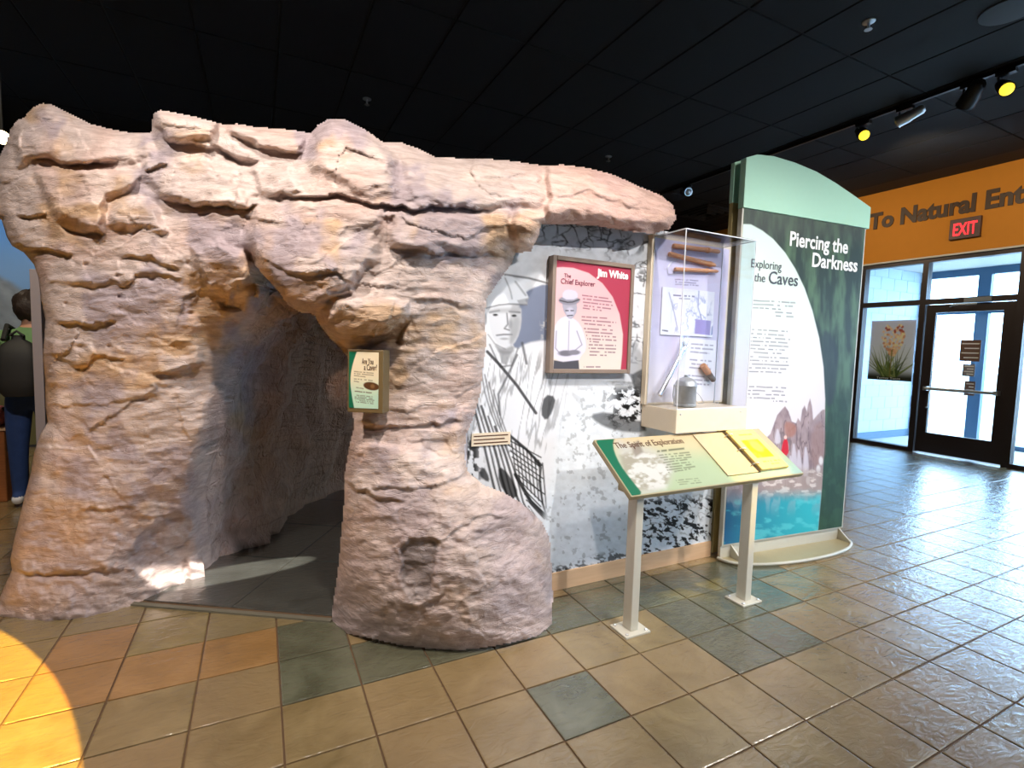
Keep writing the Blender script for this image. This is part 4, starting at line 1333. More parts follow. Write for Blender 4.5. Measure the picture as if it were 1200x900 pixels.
def paint_map(P, s, t):
    u, v = project(P)
    g = Paint(u, v, srgb(240, 240, 248))
    r = np.abs(2 * fbm(u / 9, v / 12, 81, 4) - 1)
    zone = sstep(783, 792, u) * sstep(838, 828, u) * sstep(343, 352, v) * sstep(394, 384, v)
    g.mix(zone * sstep(.09, .02, r) * .55, srgb(96, 118, 176))
    r = np.abs(2 * fbm(u / 5 + 7, v / 14, 82, 3) - 1)
    g.mix(zone * sstep(.12, .02, r) * .4 * sstep(800, 812, u), srgb(120, 132, 190))
    g.line([(784, 343), (790, 366), (794, 386)], 1.2, srgb(130, 136, 170), .6, .7); g.line([(819, 341), (818, 360), (824, 380)], 1.3, srgb(110, 120, 170), .6, .7)
    g.textline((789, 346), (814, 347.5), 1.6, srgb(110, 110, 140), 4, 5, .9); g.textline((793, 349.5), (810, 350.5), 1.2, srgb(130, 130, 150), 5, 5, .8)
    g.poly([(815, 374), (833, 376), (832, 393), (814, 391)], srgb(162, 150, 204), .6)
    g.poly([(834, 383), (839, 378), (840, 390), (833, 393)], srgb(120, 140, 190), .8, .9)
    g.textline((776, 387), (783, 388), 1.5, srgb(90, 90, 110), 9, 3, .9)
    return g.c


print_sheet('map_print', (m0[0], yb - .005, m0[2]), (1, 0, 0), (0, 0, -1), m1[0] - m0[0], m0[2] - m1[2], 130, 110, paint_map, ms)

for k, (a_, b_, ra, lb) in enumerate((((789, 288), (843, 295), .0150, 'topmost of three turned wooden sticks in the display case'),
                                      ((784, 297.5), (838, 311), .0150, 'slanting middle one of three wooden sticks in the display case'),
                                      ((791, 315.5), (841, 318), .0125, 'lowest of three wooden sticks, beside a wire loop in the case'))):
    A = on_y(*a_, YM - .066); B = on_y(*b_, YM - .066); dv = B - A
    st = empty('wooden_stick', tuple(A), lb, 'stick', 'wooden sticks in the display case')
    cut = .72 if k != 1 else .86
    MB().tube([A + dv * q for q in (0, .02, .3, .6, cut)], [ra * .85, ra * 1.02, ra, ra * 1.02, ra * 1.0], 12).build('shaft', 'stick_wood', st, smooth=True)
    MB().tube([A + dv * q for q in (cut, cut + .02, cut + .05)], [ra * 1.1, ra * 1.25, ra * 1.1], 12).build('collar', 'stick_wood', st, smooth=True)
    MB().tube([A + dv * q for q in (cut + .05, .96, 1.0)], [ra * .75, ra * .85, ra * .6], 12).build('tenon', 'stick_wood', st, smooth=True)
ws = [on_y(u_, v_, YM - .054) for u_, v_ in ((796, 303), (788, 306), (782, 314), (783, 321), (790, 322), (794, 317))]
tag(MB().tube(ws, .0018, 6).build('wire_loop', 'steel', loc=tuple(ws[0]), smooth=True), 'thin bent wire loop hanging between the wooden sticks', 'wire')

# forked metal tool leaning on the back of the case
A = on_y(772.5, 463, -.63); B = on_y(801, 408, -.605); dv = B - A; L_ = np.linalg.norm(dv); dv /= L_
tl = empty('metal_tool', tuple(A), 'long shiny metal tool with a forked end leaning in the case', 'tool')
MB().tube([A, A + dv * L_ * .97], .0165, 14).build('tube', 'steel_bright', tl, smooth=True)
sd = np.cross(dv, (0, 1, 0)); sd /= np.linalg.norm(sd)
MB().tube([A + dv * L_ * .94, A + dv * L_, A + dv * (L_ + .02)], [.020, .021, .012], 14).build('collar', 'steel', tl, smooth=True)
for sg_ in (-1, 1):
    MB().tube([A + dv * L_, A + dv * (L_ + .03) + sd * .022 * sg_, A + dv * (L_ + .075) + sd * .018 * sg_], [.009, .009, .004], 8).build('prong', 'steel_bright', tl, smooth=True)
# tin canister
cc = on_y(801, 476, -.70); cx, cy = cc[0] + .01, -.70
tn = empty('tin_canister', (cx, cy, 1.087), 'dull grey tin canister with a domed lid standing on the case shelf', 'canister')
MB().lathe([(.062, 0), (.068, .004), (.068, .012), (.064, .016), (.064, .118), (.067, .122), (.067, .128)], (cx, cy, 1.087), n=28).build('body', 'tin', tn, smooth=True)
MB().lathe([(.067, .128), (.060, .150), (.046, .166), (.022, .176), (.014, .180), (.014, .190), (.006, .194)], (cx, cy, 1.087), n=28).build('lid', 'tin', tn, smooth=True)
MB().tube([(cx - .066, cy, 1.19), (cx - .105, cy - .01, 1.22), (cx - .110, cy - .01, 1.16), (cx - .085, cy, 1.10)], .004, 8).build('handle', 'tin', tn, smooth=True)
MB().tube([(cx + .066, cy, 1.19), (cx + .14, cy + .02, 1.15), (cx + .215, cy + .05, 1.10), (cx + .2, cy + .05, 1.092), (cx + .13, cy + .01, 1.10), (cx + .06, cy - .02, 1.13)], .0022, 6).build('bail_wire', 'steel', tn, smooth=True)
# corked vial
A = on_y(823.5, 428, YM - .072); B = on_y(836.5, 446, YM - .072); dv = B - A
vl = empty('corked_vial', tuple(B), 'small glass vial with an orange cork fixed on the case back', 'vial')
MB().tube([A, A + dv * .08, A + dv * .5], [.019, .022, .021], 14).build('cork', 'cork', vl, smooth=True)
MB().tube([A + dv * .5, A + dv * .55, A + dv * .95, B], [.014, .0185, .0185, .014], 14).build('bottle', 'amber_glass', vl, smooth=True)

# ================================================================== green title panel
GP0 = np.array([3.668, -.62, 0.]); GP1 = np.array([4.868, -.72, 0.])
GE = (GP1 - GP0) / np.linalg.norm(GP1 - GP0); GN = np.array([GE[1], -GE[0], 0.])     # GN points to the room
GW = np.linalg.norm(GP1 - GP0)
gp = lambda u, v: on_plane(u, v, GP0, GN)
gs = lambda s_, z_, d_=0.0: GP0 + GE * s_ + np.array([0, 0, z_]) + GN * d_
panel = empty('title_panel', tuple(gs(GW / 2, 0, -.06)), 'tall dark green cave exhibit panel with a mint arched top', 'panel')
zt = 2.365
MB().prism([gs(0, .10), gs(GW, .10), gs(GW, zt + .1), gs(0, zt + .1)], [gs(0, .10, -.035), gs(GW, .10, -.035), gs(GW, zt + .1, -.035), gs(0, zt + .1, -.035)]).build('front_board', 'cream_metal', panel)
arch = [(868, 184), (886, 181.5), (905, 183.5), (930, 191), (955, 201.5), (978, 215), (1000, 230), (1016, 243), (1016.5, 258)]
ap = []
for u_, v_ in arch:
    q = gp(u_, v_); ap.append(((q - GP0) @ GE, q[2]))
ap[0] = (-.004, ap[0][1])
ap = [(-.004, zt)] + ap + [(GW + .02, zt - .0)]
ap[-2] = (GW + .02, ap[-2][1])
ap[-3] = (GW + .02, ap[-3][1])
MB().prism([gs(a_, b_, .012) for a_, b_ in ap], [gs(a_, b_, -.036) for a_, b_ in ap]).build('arched_top', 'mint', panel, bevel=.003)
MB().prism([gs(0, .02, -.085), gs(GW, .02, -.085), gs(GW, 2.42, -.085), gs(0, 2.42, -.085)], [gs(0, .02, -.115), gs(GW, .02, -.115), gs(GW, 2.42, -.115), gs(0, 2.42, -.115)]).build('rear_board', 'back_board', panel)
MB().prism([gs(a_, max(b_, 2.42), -.085) for a_, b_ in ap], [gs(a_, max(b_, 2.42), -.115) for a_, b_ in ap]).build('rear_arched_top', 'mint', panel)
for s0 in (.05, .55, 1.08):
    MB().prism([gs(s0, .0, -.036), gs(s0 + .06, 0, -.036), gs(s0 + .06, 2.3, -.036), gs(s0, 2.3, -.036)], [gs(s0, .0, -.084), gs(s0 + .06, 0, -.084), gs(s0 + .06, 2.3, -.084), gs(s0, 2.3, -.084)]).build('inner_post', 'khaki_metal', panel)
MB().prism([gs(0.0, .012, -.012), gs(GW, .012, -.012), gs(GW, .099, -.012), gs(0.0, .099, -.012)], [gs(0.0, .012, -.034), gs(GW, .012, -.034), gs(GW, .099, -.034), gs(0.0, .099, -.034)]).build('kick_board', 'cream_metal', panel)
fp = []
for k in range(25):
    a_ = math.pi * k / 24
    fp.append((GW / 2 - (GW / 2 + .02) * math.cos(a_), -.012 + .225 * math.sin(a_) ** .8))
MB().prism([gs(s_, .012, d_) for s_, d_ in fp], [gs(s_, 0, d_) for s_, d_ in fp]).build('base_plate', 'khaki_metal', panel)
MB().tube([gs(s_, .017, d_) for s_, d_ in fp], .010, 8).build('base_rim', 'cream_metal', panel, smooth=True)
for s0 in (.09, GW - .03):
    MB().prism([gs(s0, .012, -.012), gs(s0, .012, .10), gs(s0, .095, -.012)], [gs(s0 + .012, .012, -.012), gs(s0 + .012, .012, .10), gs(s0 + .012, .095, -.012)]).build('gusset', 'cream_metal', panel)


def paint_panel(P, s, t):
    u, v = project(P)
    g = Paint(u, v, srgb(62, 80, 66))
    n = fbm(u / 7, v / 40, 91, 4)
    g.mix(sstep(.42, .70, n) * .8, srgb(88, 116, 88)); g.mix(sstep(.46, .30, n) * .8, srgb(40, 52, 48))
    low = sstep(400, 560, v)
    g.mix(low * .8, srgb(32, 66, 42)); g.mix(low * sstep(.5, .7, fbm(u / 9, v / 12, 92, 4)) * .4, srgb(56, 92, 62))
    g.mix(sstep(300, 262, v) * .5, srgb(84, 88, 84))
    g.poly([(962, 400), (966, 385), (975, 392), (984, 420), (978, 470), (966, 480)], srgb(44, 50, 58), 3, .8, 1)
    lens = [(860, 262), (880, 263), (893, 270), (906, 280), (920, 296), (932, 315), (943, 338), (952, 364), (960, 396), (965, 430), (967, 468), (966, 520), (963, 570), (957, 640), (830, 660), (830, 262)]
    m = sstep(-.7, .7, poly_sd(u, v, lens))
    top = np.array(srgb(214, 234, 224)); bot = np.array(srgb(228, 220, 226)); f = sstep(300, 480, v)[..., None]
    g.c = g.c * (1 - m[..., None]) + (top * (1 - f) + bot * f) * m[..., None]
    # cave scene
    rk = [(868, 560), (880, 532), (892, 520), (903, 508), (911, 486), (917, 479), (920, 476), (924, 482), (928, 494), (933, 496), (935, 490), (938, 494), (940, 480), (943, 475), (945.5, 482), (947, 474), (949.3, 467), (951.5, 476), (953, 492), (958, 486), (964, 480), (970, 480), (970, 600), (840, 600)]
    gm = m * sstep(-.8, .8, poly_sd(u, v, rk))
    k1 = fbm(u / 6, v / 16, 93, 4)
    rc = np.array(srgb(112, 92, 100)) * (1 - k1[..., None]) + np.array(srgb(190, 168, 170)) * k1[..., None]
    g.c = g.c * (1 - gm[..., None]) + rc * gm[..., None]
    g.mix(gm * sstep(.10, .0, np.abs(2 * fbm(u / 7, v / 30, 94, 3) - 1)) * .6, srgb(70, 54, 62))
    g.poly([(919, 494), (928, 495), (934, 500), (931, 512), (920, 512)], srgb(170, 116, 100), 2, .8, 1)
    for a_, b_, c_ in ((911, 500, 20), (930, 515, 34), (936, 522, 36), (944, 518, 40), (926, 530, 26)):
        g.poly([(a_, b_), (a_ + 4, b_ + c_ * .6), (a_ + 3.5, b_ + c_), (a_ - 3.5, b_ + c_), (a_ - 3, b_ + c_ * .6)], srgb(216, 208, 220), 1.2, .8, 1)
    g.poly([(951, 500), (966, 492), (966, 545), (950, 548)], srgb(160, 128, 124), 3, .7, 1)
    g.poly([(917, 518), (921, 512), (924, 520), (924, 534), (915, 534)], srgb(206, 30, 48), .8, 1, 1); g.ell(920.5, 512.5, 1.8, 2.2, srgb(236, 200, 190), .3)
    for a_, b_ in ((959, 550), (947, 563), (962, 540)):
        g.ell(a_, b_, 2.4, 5, srgb(236, 230, 232), .4, .9)
    sh = m * sstep(545, 556, v) * sstep(588, 576, v)
    g.mix(sh * .7, srgb(176, 158, 150)); g.mix(sh * sstep(.55, .7, fbm(u / 8, v / 4, 95, 4)) * .8, srgb(228, 216, 210))
    wt = m * sstep(570, 590, v + 5 * (fbm(u / 10, v / 10, 96, 3) - .5))
    f = np.clip((u - 850) / 100, 0, 1)[..., None]
    wc = np.array(srgb(34, 92, 130)) * (1 - f) + np.array(srgb(52, 184, 196)) * f
    g.c = g.c * (1 - wt[..., None]) + wc * wt[..., None]
    g.mix(wt * sstep(610, 578, v) * sstep(.46, .62, fbm(u / 9, v / 26, 97, 4)) * .6, srgb(150, 176, 186))
    g.mix(wt * sstep(.5, .75, fbm(u / 12, v / 7, 98, 4)) * .4, srgb(110, 222, 226))
    g.mix(m * sstep(905, 880, u) * sstep(540, 560, v) * sstep(600, 570, v) * .6, srgb(120, 104, 112))
    ink = srgb(112, 118, 124)
    k = 0
    for v0, rows, w_, l_ in ((352, 3, (50, 48, 34), 0), (366, 1, (20,), 26), (370, 1, (22,), 26), (386, 1, (42,), -1), (391, 6, (44, 46, 44, 46, 42, 38), -2), (418, 5, (46, 44, 46, 44, 38), -3), (453, 4, (44, 42, 44, 32), -5), (470, 1, (16,), 24)):
        for r in range(rows):
            a_ = (882 + l_ - .4 * r, v0 + 4.3 * r)
            g.textline(a_, (a_[0] + w_[r], a_[1] + w_[r] * .055 + (.0 if v0 < 400 else -.02 * w_[r])), 1.6, ink, 30 + k, 5, .75); k += 1
    return g.c


print_sheet('panel_print', gs(.012, zt - .002, .002), GE, (0, 0, -1), GW - .024, zt - .112, 210, 440, paint_panel, panel)
up = (0, 0, 1)
pt = lambda u, v: gp(u, v) + GN * .004
fit('title_lettering', 'Piercing the', pt, (924, 287.5), (992, 296), .098, 'white_ink', panel, GE, up, .003)
fit('title_lettering', 'Darkness', pt, (950, 312), (1003, 317), .098, 'white_ink', panel, GE, up, .003)
fit('heading_lettering', 'Exploring', pt, (879, 313), (914.5, 315.5), .058, 'dark_ink', panel, GE, up)
fit('heading_lettering', 'the', pt, (883, 329.5), (896, 330), .058, 'dark_ink', panel, GE, up)
fit('heading_lettering', 'Caves', pt, (899.5, 332), (933.5, 336), .086, 'dark_ink', panel, GE, up, .001)

# ================================================================== slanted reading stand
KX0, KX1 = 2.43, 3.725
KF = np.array([0, -1.12, .722]); KB = np.array([0, -.80, .940])
kd = KB - KF; KL = np.linalg.norm(kd); kd /= KL; kn = np.array([0, -kd[2], kd[1]])
kq = lambda x, a_, h=0.0: np.array([x, 0, 0]) + KF + kd * a_ + kn * h
stand = empty('reading_stand', (3.0, -1.04, 0), 'slanted graphic reading stand on two cream posts in front of the photo mural', 'stand')
MB().prism([kq(KX0, 0), kq(KX1, 0), kq(KX1, KL), kq(KX0, KL)], [kq(KX0, 0, -.028), kq(KX1, 0, -.028), kq(KX1, KL, -.028), kq(KX0, KL, -.028)]).build('top_board', 'khaki_metal', stand, bevel=.003)
for fx, fy in ((2.525, -1.045), (3.335, -1.065)):
    zt_ = KF[2] + (fy + .02 - KF[1]) / (KB[1] - KF[1]) * (KB[2] - KF[2]) - .03
    ps = MB().box((fx - .024, fy - .032, .012), (fx + .024, fy + .032, zt_ - .01)).build('post', 'cream_metal', stand, bevel=.004)
    pl = MB().box((fx - .078, fy - .065, 0), (fx + .078, fy + .065, .012)).build('foot_plate', 'cream_metal', stand, bevel=.003)
    for sx in (-1, 1):
        for sy in (-1, 1):
            MB().lathe([(.009, 0), (.009, .005), (.005, .008)], (fx + sx * .06, fy + sy * .048, .012), n=6).build('bolt', 'steel', pl)
    MB().box((fx - .02, fy - .03, zt_ - .06), (fx + .02, fy + .12, zt_ - .01)).build('bracket', 'khaki_metal', stand)


def paint_stand(P, s, t):
    u, v = project(P)
    g = Paint(u, v, srgb(186, 204, 166))
    f = sstep(545, 508, v)[..., None]
    g.c = g.c * (1 - f) + np.array(srgb(226, 202, 160)) * f
    f = sstep(840, 930, u)[..., None] * sstep(530, 556, v)[..., None]
    g.c = g.c * (1 - f) + np.array(srgb(176, 208, 196)) * f
    green = [(690, 512), (724, 509), (718, 518), (720, 530), (727, 545), (738, 560), (756, 582), (730, 592)]
    g.poly([(720, 512), (735, 520), (770, 526), (790, 545), (782, 572), (760, 582), (744, 576), (728, 550)], srgb(206, 204, 196), 8, .9, 1)
    n = fbm(u / 9, v / 6, 101, 5); mk = sstep(-4, 4, poly_sd(u, v, [(726, 534), (745, 528), (770, 534), (786, 552), (780, 572), (745, 574), (730, 552)]))
    g.mix(mk * sstep(.44, .62, n) * .6, srgb(150, 140, 112)); g.mix(mk * sstep(.50, .40, n) * .7, srgb(236, 236, 232))
    g.poly([(740, 522), (748, 516), (754, 530), (744, 536)], srgb(150, 140, 126), 2, .9)
    ink = srgb(108, 112, 86)
    g.textline((770, 529), (802, 525.5), 2.0, ink, 1, 5, .9)
    for k in range(8):
        g.textline((772 + 1.6 * k, 533.5 + 2.9 * k), (808 + 1.1 * k - (6 if k in (3, 7) else 0), 530 + 2.75 * k), 1.3, ink, 3 + k, 5, .75)
    for k in range(3):
        g.textline((792 + 2 * k, 563 + 2.4 * k), (818 + 2 * k, 560.5 + 2.4 * k), 1.0, ink, 14 + k, 5, .6)
    g.poly(green, srgb(22, 116, 84), .8, 1, 1)
    return g.c * .68


print_sheet('stand_print', kq(KX0 + .006, KL - .006, .0015), (1, 0, 0), -kd, KX1 - KX0 - .012, KL - .012, 300, 100, paint_stand, stand)
kp = lambda u, v: on_plane(u, v, KF + kn * .003, kn)
fit('title_lettering', 'The Spirit of Exploration', kp, (722.5, 525.5), (803, 520.5), .044, 'brown_ink', stand, (1, 0, 0), kd, 0, .0008)

# ring binder lying on the stand
b0 = kp(803.5, 512); b1 = kp(850, 507); xl, xm, xr = b0[0] + .0, 0, 0
xm = kp(868, 530)[0]; xr = xm + .245; xl = xm - .255
binder = empty('ring_binder', tuple(kq(xm, KL * .5, .003)), 'open ring binder of cream and yellow pages lying on the reading stand', 'binder')
yl0, yl1 = .045, KL - .02
MB().prism([kq(xl, yl0, .003), kq(xm - .012, yl0, .003), kq(xm - .012, yl1, .003), kq(xl, yl1, .003)], [kq(xl, yl0, .010), kq(xm - .012, yl0, .010), kq(xm - .012, yl1, .010), kq(xl, yl1, .010)]).build('open_page', 'page_cream', binder, bevel=.002)
MB().prism([kq(xm + .012, yl0 + .004, .003), kq(xr, yl0 + .004, .003), kq(xr, yl1, .003), kq(xm + .012, yl1, .003)], [kq(xm + .012, yl0 + .004, .022), kq(xr, yl0 + .004, .022), kq(xr, yl1, .022), kq(xm + .012, yl1, .022)]).build('page_block', 'binder_edge', binder, bevel=.002)


def paint_page(P, s, t):
    w_, h_ = s.max(), t.max()
    g = Paint(s / w_, t / h_, srgb(238, 206, 128))
    g.poly([(.18, .28), (.84, .28), (.84, .74), (.18, .74)], srgb(196, 152, 24), .01)
    n = fbm(s / w_ * 6, t / h_ * 6, 111, 4)
    m = sstep(-.01, .01, poly_sd(s / w_, t / h_, [(.18, .28), (.84, .28), (.84, .74), (.18, .74)]))
    g.mix(m * sstep(.5, .7, n) * .7, srgb(226, 190, 70))
    g.ell(.55, .46, .18, .14, srgb(232, 204, 96), .3, .8)
    g.textline((.3, .14), (.8, .14), .03, srgb(150, 112, 60), 2, .16, .8)
    g.textline((.26, .84), (.9, .84), .03, srgb(150, 112, 60), 3, .12, .8)
    g.textline((.4, .91), (.8, .91), .025, srgb(150, 112, 60), 5, .12, .7)
    return g.c


print_sheet('page_print', kq(xm + .014, yl1 - .002, .0228), (1, 0, 0), -kd, xr - xm - .016, yl1 - yl0 - .008, 70, 80, paint_page, binder)
for q in (.14, .5, .86):
    c_ = kq(xm, yl0 + (yl1 - yl0) * q, .010)
    MB().tube([c_ + np.array([1, 0, 0]) * .034 * math.cos(a_) + kn * .026 * math.sin(a_) for a_ in np.linspace(0, math.pi, 13)], .0032, 8).build('ring', 'steel', binder, smooth=True)
MB().prism([kq(xm - .012, yl0, .003), kq(xm + .012, yl0, .003), kq(xm + .012, yl1, .003), kq(xm - .012, yl1, .003)], [kq(xm - .010, yl0, .009), kq(xm + .010, yl0, .009), kq(xm + .010, yl1, .009), kq(xm - .010, yl1, .009)]).build('spine', 'bronze', binder)

# ================================================================== small sign on the rock
sc_ = CAM + ray(428, 447) * 2.20
sn = np.array([-.56, -.828, 0]); se = np.array([.828, -.56, 0])
rs = empty('rock_sign', tuple(sc_), 'small brown framed quiz sign fixed on the rock beside the cave mouth', 'sign')
hw, hh, dp = .0815, .138, .075
rq = lambda a_, b_, d_: sc_ + se * a_ + np.array([0, 0, b_]) + sn * d_
MB().obox(sc_ - sn * dp / 2, se * hw, sn * dp / 2, (0, 0, hh)).build('box_frame', 'brown_frame', rs, bevel=.003)


def paint_quiz(P, s, t):
    x, y = s / s.max(), t / t.max()
    g = Paint(x, y, srgb(22, 110, 78))
    m = sstep(-.012, .012, poly_sd(x, y, smooth_poly([(.40, -.2), (.12, .2), (.03, .5), (.10, .8), (.3, 1.3), (1.5, 1.3), (1.5, -.2)], 2)))
    f = sstep(.35, .85, y)[..., None]
    g.c = g.c * (1 - m[..., None]) + (np.array(srgb(248, 232, 196)) * (1 - f) + np.array(srgb(196, 230, 204)) * f) * m[..., None]
    ink = srgb(112, 96, 70)
    for k, (a_, b_, c_) in enumerate(((.16, .34, .84), (.16, .375, .84), (.16, .41, .58), (.16, .47, .8), (.16, .51, .42), (.18, .62, .5), (.18, .69, .78), (.2, .76, .86), (.2, .79, .84), (.2, .82, .86), (.22, .85, .84), (.24, .88, .84))):
        g.textline((a_, b_ + .01), (c_, b_ + .03), .016, ink, k, .1, .7 if k != 6 else 1)
    g.ell(.76, .60, .27, .072, srgb(98, 64, 36), .1, 1, .06); g.ell(.80, .60, .07, .035, srgb(150, 110, 70), .5, .8)
    return g.c


print_sheet('sign_print', rq(-hw + .008, hh - .010, .002), se, (0, 0, -1), 2 * hw - .028, 2 * hh - .030, 70, 120, paint_quiz, rs)
rk_pt = lambda u, v: on_plane(u, v, sc_ + sn * .003, sn)
fit('title_lettering', 'Are You', rk_pt, (424, 426.5), (437.5, 427), .026, 'brown_ink', rs, se, up, 0, .0006)
fit('title_lettering', 'a Caver?', rk_pt, (426.5, 433.5), (441.5, 434.5), .026, 'brown_ink', rs, se, up, 0, .0006)

# ================================================================== lettering and exit sign over the doors
wp = lambda u, v: on_x(u, v, XW - .02)
ws_ = empty('wall_lettering', (XW, .9, 3.3), 'brown raised wall lettering on the orange band over the entrance doors', 'lettering')
A = wp(1018, 269); B = wp(1139, 249.5)
t_ = text('lettering', 'To Natural Entrance', (XW - .004, A[1], A[2]), (0, -1, 0), (0, 0, 1), .245 / .72, 'sign_brown', ws_, extrude=.012, bold=.013)
# fit "To Natural" to its measured width
xs = [v.co.y for v in t_.data.vertices]
k_ = 1.36 / ((max(xs) - min(xs)) * .533)
for v in t_.data.vertices:
    v.co.y = (v.co.y - max(xs)) * k_ + max(xs)
e0, e1 = wp(1115, 257), wp(1149, 278)
ex_ = empty('exit_sign', (XW, (e0[1] + e1[1]) / 2, 3.11), 'glowing red exit sign in a dark case above the doors', 'exit sign')
MB().box((XW - .055, e1[1], 3.115), (XW, e0[1], 3.395)).build('case', 'exit_case', ex_, bevel=.006)
text('exit_lettering', 'EXIT', (XW - .057, e0[1] - .040, 3.165), (0, -1, 0), (0, 0, 1), .175 / .72, 'exit_red', ex_, extrude=.003, bold=.002, width=.265)

# poster on the side light
po = empty('plant_poster', (XW + .1, 1.52, 1.05), 'photo poster of a flowering yucca behind the side light glass', 'poster')
MB().box((XW + .088, 1.205, 1.06), (XW + .094, 1.835, 2.01)).build('sheet', 'paper', po)


def paint_yucca(P, s, t):
    x, y = s / s.max(), t / t.max()
    g = Paint(x, y, srgb(176, 178, 200))
    f = sstep(.0, .7, y)[..., None]
    g.c = g.c * (1 - f) + np.array(srgb(196, 200, 214)) * f
    g.mix(sstep(.80, .96, y), srgb(52, 58, 40))
    R = random.Random(4)
    for k in range(46):
        a_ = R.uniform(-1.25, 1.25); L = R.uniform(.35, .62)
        cx_ = .5 + R.uniform(-.16, .16)
        tip = (cx_ + math.sin(a_) * L * 1.1, .92 - math.cos(a_) * L)
        dx, dy = math.cos(a_) * .022, math.sin(a_) * .016
        g.poly([(cx_ - dx, .95 - dy), tip, (cx_ + dx, .95 + dy)], [srgb(96, 112, 62), srgb(60, 78, 42), srgb(128, 138, 84)][k % 3], .008)
    for k in range(150):
        q = R.random(); yy = .08 + .50 * q
        w_ = .06 + .20 * math.sin(math.pi * min(1, .15 + q * .9))
        xx = .53 + R.uniform(-w_, w_)
        c_ = [srgb(206, 164, 132), srgb(228, 196, 162), srgb(186, 132, 104), srgb(214, 178, 146)][k % 4] if yy > .2 or k % 2 else srgb(150, 72, 60)
        g.ell(xx, yy, .028, .021, c_, .3, .95)
    g.line([(.52, .50), (.51, .95)], .03, srgb(120, 110, 60), .01)
    g.mix(sstep(.935, .945, y) * .8, srgb(44, 42, 34))
    return np.clip(g.c * 1.5, 0, .95)


print_sheet('poster_print', (XW + .0865, 1.835, 2.01), (0, -1, 0), (0, 0, -1), .63, .95, 90, 130, paint_yucca, po)
text('caption_lettering', 'Torrey Yucca', (XW + .085, 1.70, 1.078), (0, -1, 0), (0, 0, 1), .05, 'white_ink', po, extrude=.001, width=.34)

# ================================================================== ceiling fixtures
RX, RZ = 6.80, ZC - .025
rail = MB().box((RX - .018, -4.0, RZ - .014), (RX + .018, 5.4, RZ + .022))
tag(rail.build('track_rail', 'black_metal', loc=(RX, 0, RZ)), 'long black lighting track running under the ceiling towards the doors', 'lighting track')
sp_ = [b_ for b_ in (-3, -1, 1, 3, 5)]


def track_head(px_, aim, lit, label, zdrop=.17, rail_x=RX, size=1.0, name='track_light'):
    d = ray(*px_); k = (RZ - zdrop - CAM[2]) / d[2]
    c = CAM + d * k
    c[0] = rail_x if rail_x is not None else c[0]
    if rail_x is not None:
        c = CAM + d * (rail_x - CAM[0]) / d[0]
    h = empty(name, tuple((c[0], c[1], RZ)), label, 'spotlight', 'ceiling spotlights')
    aim = np.array(aim, float); aim /= np.linalg.norm(aim)
    MB().box((c[0] - .03, c[1] - .07, RZ - .05), (c[0] + .03, c[1] + .07, RZ - .018)).build('adapter', 'black_metal', h)
    MB().tube([(c[0], c[1] + .05, RZ - .05), (c[0], c[1] + .05, c[2] + .02), tuple(c - aim * .02)], .010, 8).build('arm', 'black_metal', h)
    r = .058 * size
    MB().lathe([(.03 * size, -.17), (.045 * size, -.15), (.05 * size, -.06), (r, -.03), (r, .05), (r * 1.06, .055), (r * 1.06, .062)], c, aim, 20).build('housing', 'black_metal' if lit != 'grey' else 'steel', h, smooth=True)
    MB().lathe([(r * .95, .055), (r * .8, .070), (r * .4, .080), (.003, .083)], c, aim, 20).build('lens', {'yellow': 'lamp_yellow', 'warm': 'lamp_warm'}.get(lit, 'steel'), h, smooth=True)
    return h


to_cam = lambda px_: -ray(*px_)
track_head((1011, 157), to_cam((1011, 157)) + np.array([.3, -.2, -.35]), 'yellow', 'track spotlight with a glowing yellow lens, lone one before the grey head')
track_head((1178, 103), to_cam((1178, 103)) + np.array([.3, -.2, -.3]), 'yellow', 'track spotlight with a glowing yellow lens beside the black head')
track_head((1060, 139), (-.2, .9, -.3), 'grey', 'unlit grey metal track spotlight between the glowing and the black heads')
track_head((1136, 116), (.5, .6, -.5), 'off', 'unlit black track spotlight turned away towards the doors', size=1.3)
track_head((805, 225), (-.3, -.8, -.25), 'grey', 'small grey track spotlight seen between the rock and the green panel', rail_x=RX)
# warm spotlight at the edge of the rock
q = CAM + ray(1, 160) * 3.4
wl_ = empty('wall_spotlight', tuple(q), 'glowing warm spotlight just beside the top of the rock', 'spotlight')
MB().lathe([(.02, -.12), (.035, -.10), (.045, 0), (.048, .02)], q, to_cam((1, 160)) + np.array([.2, 0, -.3]), 18).build('housing', 'black_metal', wl_, smooth=True)
MB().lathe([(.045, .018), (.036, .035), (.016, .045), (.002, .048)], q, to_cam((1, 160)) + np.array([.2, 0, -.3]), 18).build('lens', 'lamp_warm', wl_, smooth=True)
MB().tube([q + np.array([0, .02, 0]), (q[0] - .02, q[1] + .05, ZC)], .01, 8).build('stem', 'black_metal', wl_)
# sprinklers, round loudspeaker, air vent
for px_, lb in (((1018, 28), 'small chrome ceiling sprinkler near the round ceiling speaker'), ((713, 185), 'tiny ceiling sprinkler above the rock slab end'), ((430, 118), 'tiny ceiling sprinkler above the middle of the rock')):
    c = on_z(*px_, ZC - .02)
    s_ = empty('sprinkler', (c[0], c[1], ZC), lb, 'sprinkler', 'ceiling sprinklers')
    MB().lathe([(.045, 0), (.045, -.006), (.02, -.012)], (c[0], c[1], ZC - .001), n=16).build('escutcheon', 'steel', s_, smooth=True)
    MB().tube([(c[0], c[1], ZC - .01), (c[0], c[1], ZC - .06)], .010, 8).build('body', 'steel', s_)
    MB().lathe([(.026, -.06), (.028, -.064)], (c[0], c[1], ZC), n=12).build('deflector', 'steel', s_)
c = on_z(1182, 12, ZC)
sk = empty('ceiling_speaker', (c[0], c[1], ZC), 'round dark ceiling speaker grille set into the black panels', 'speaker')
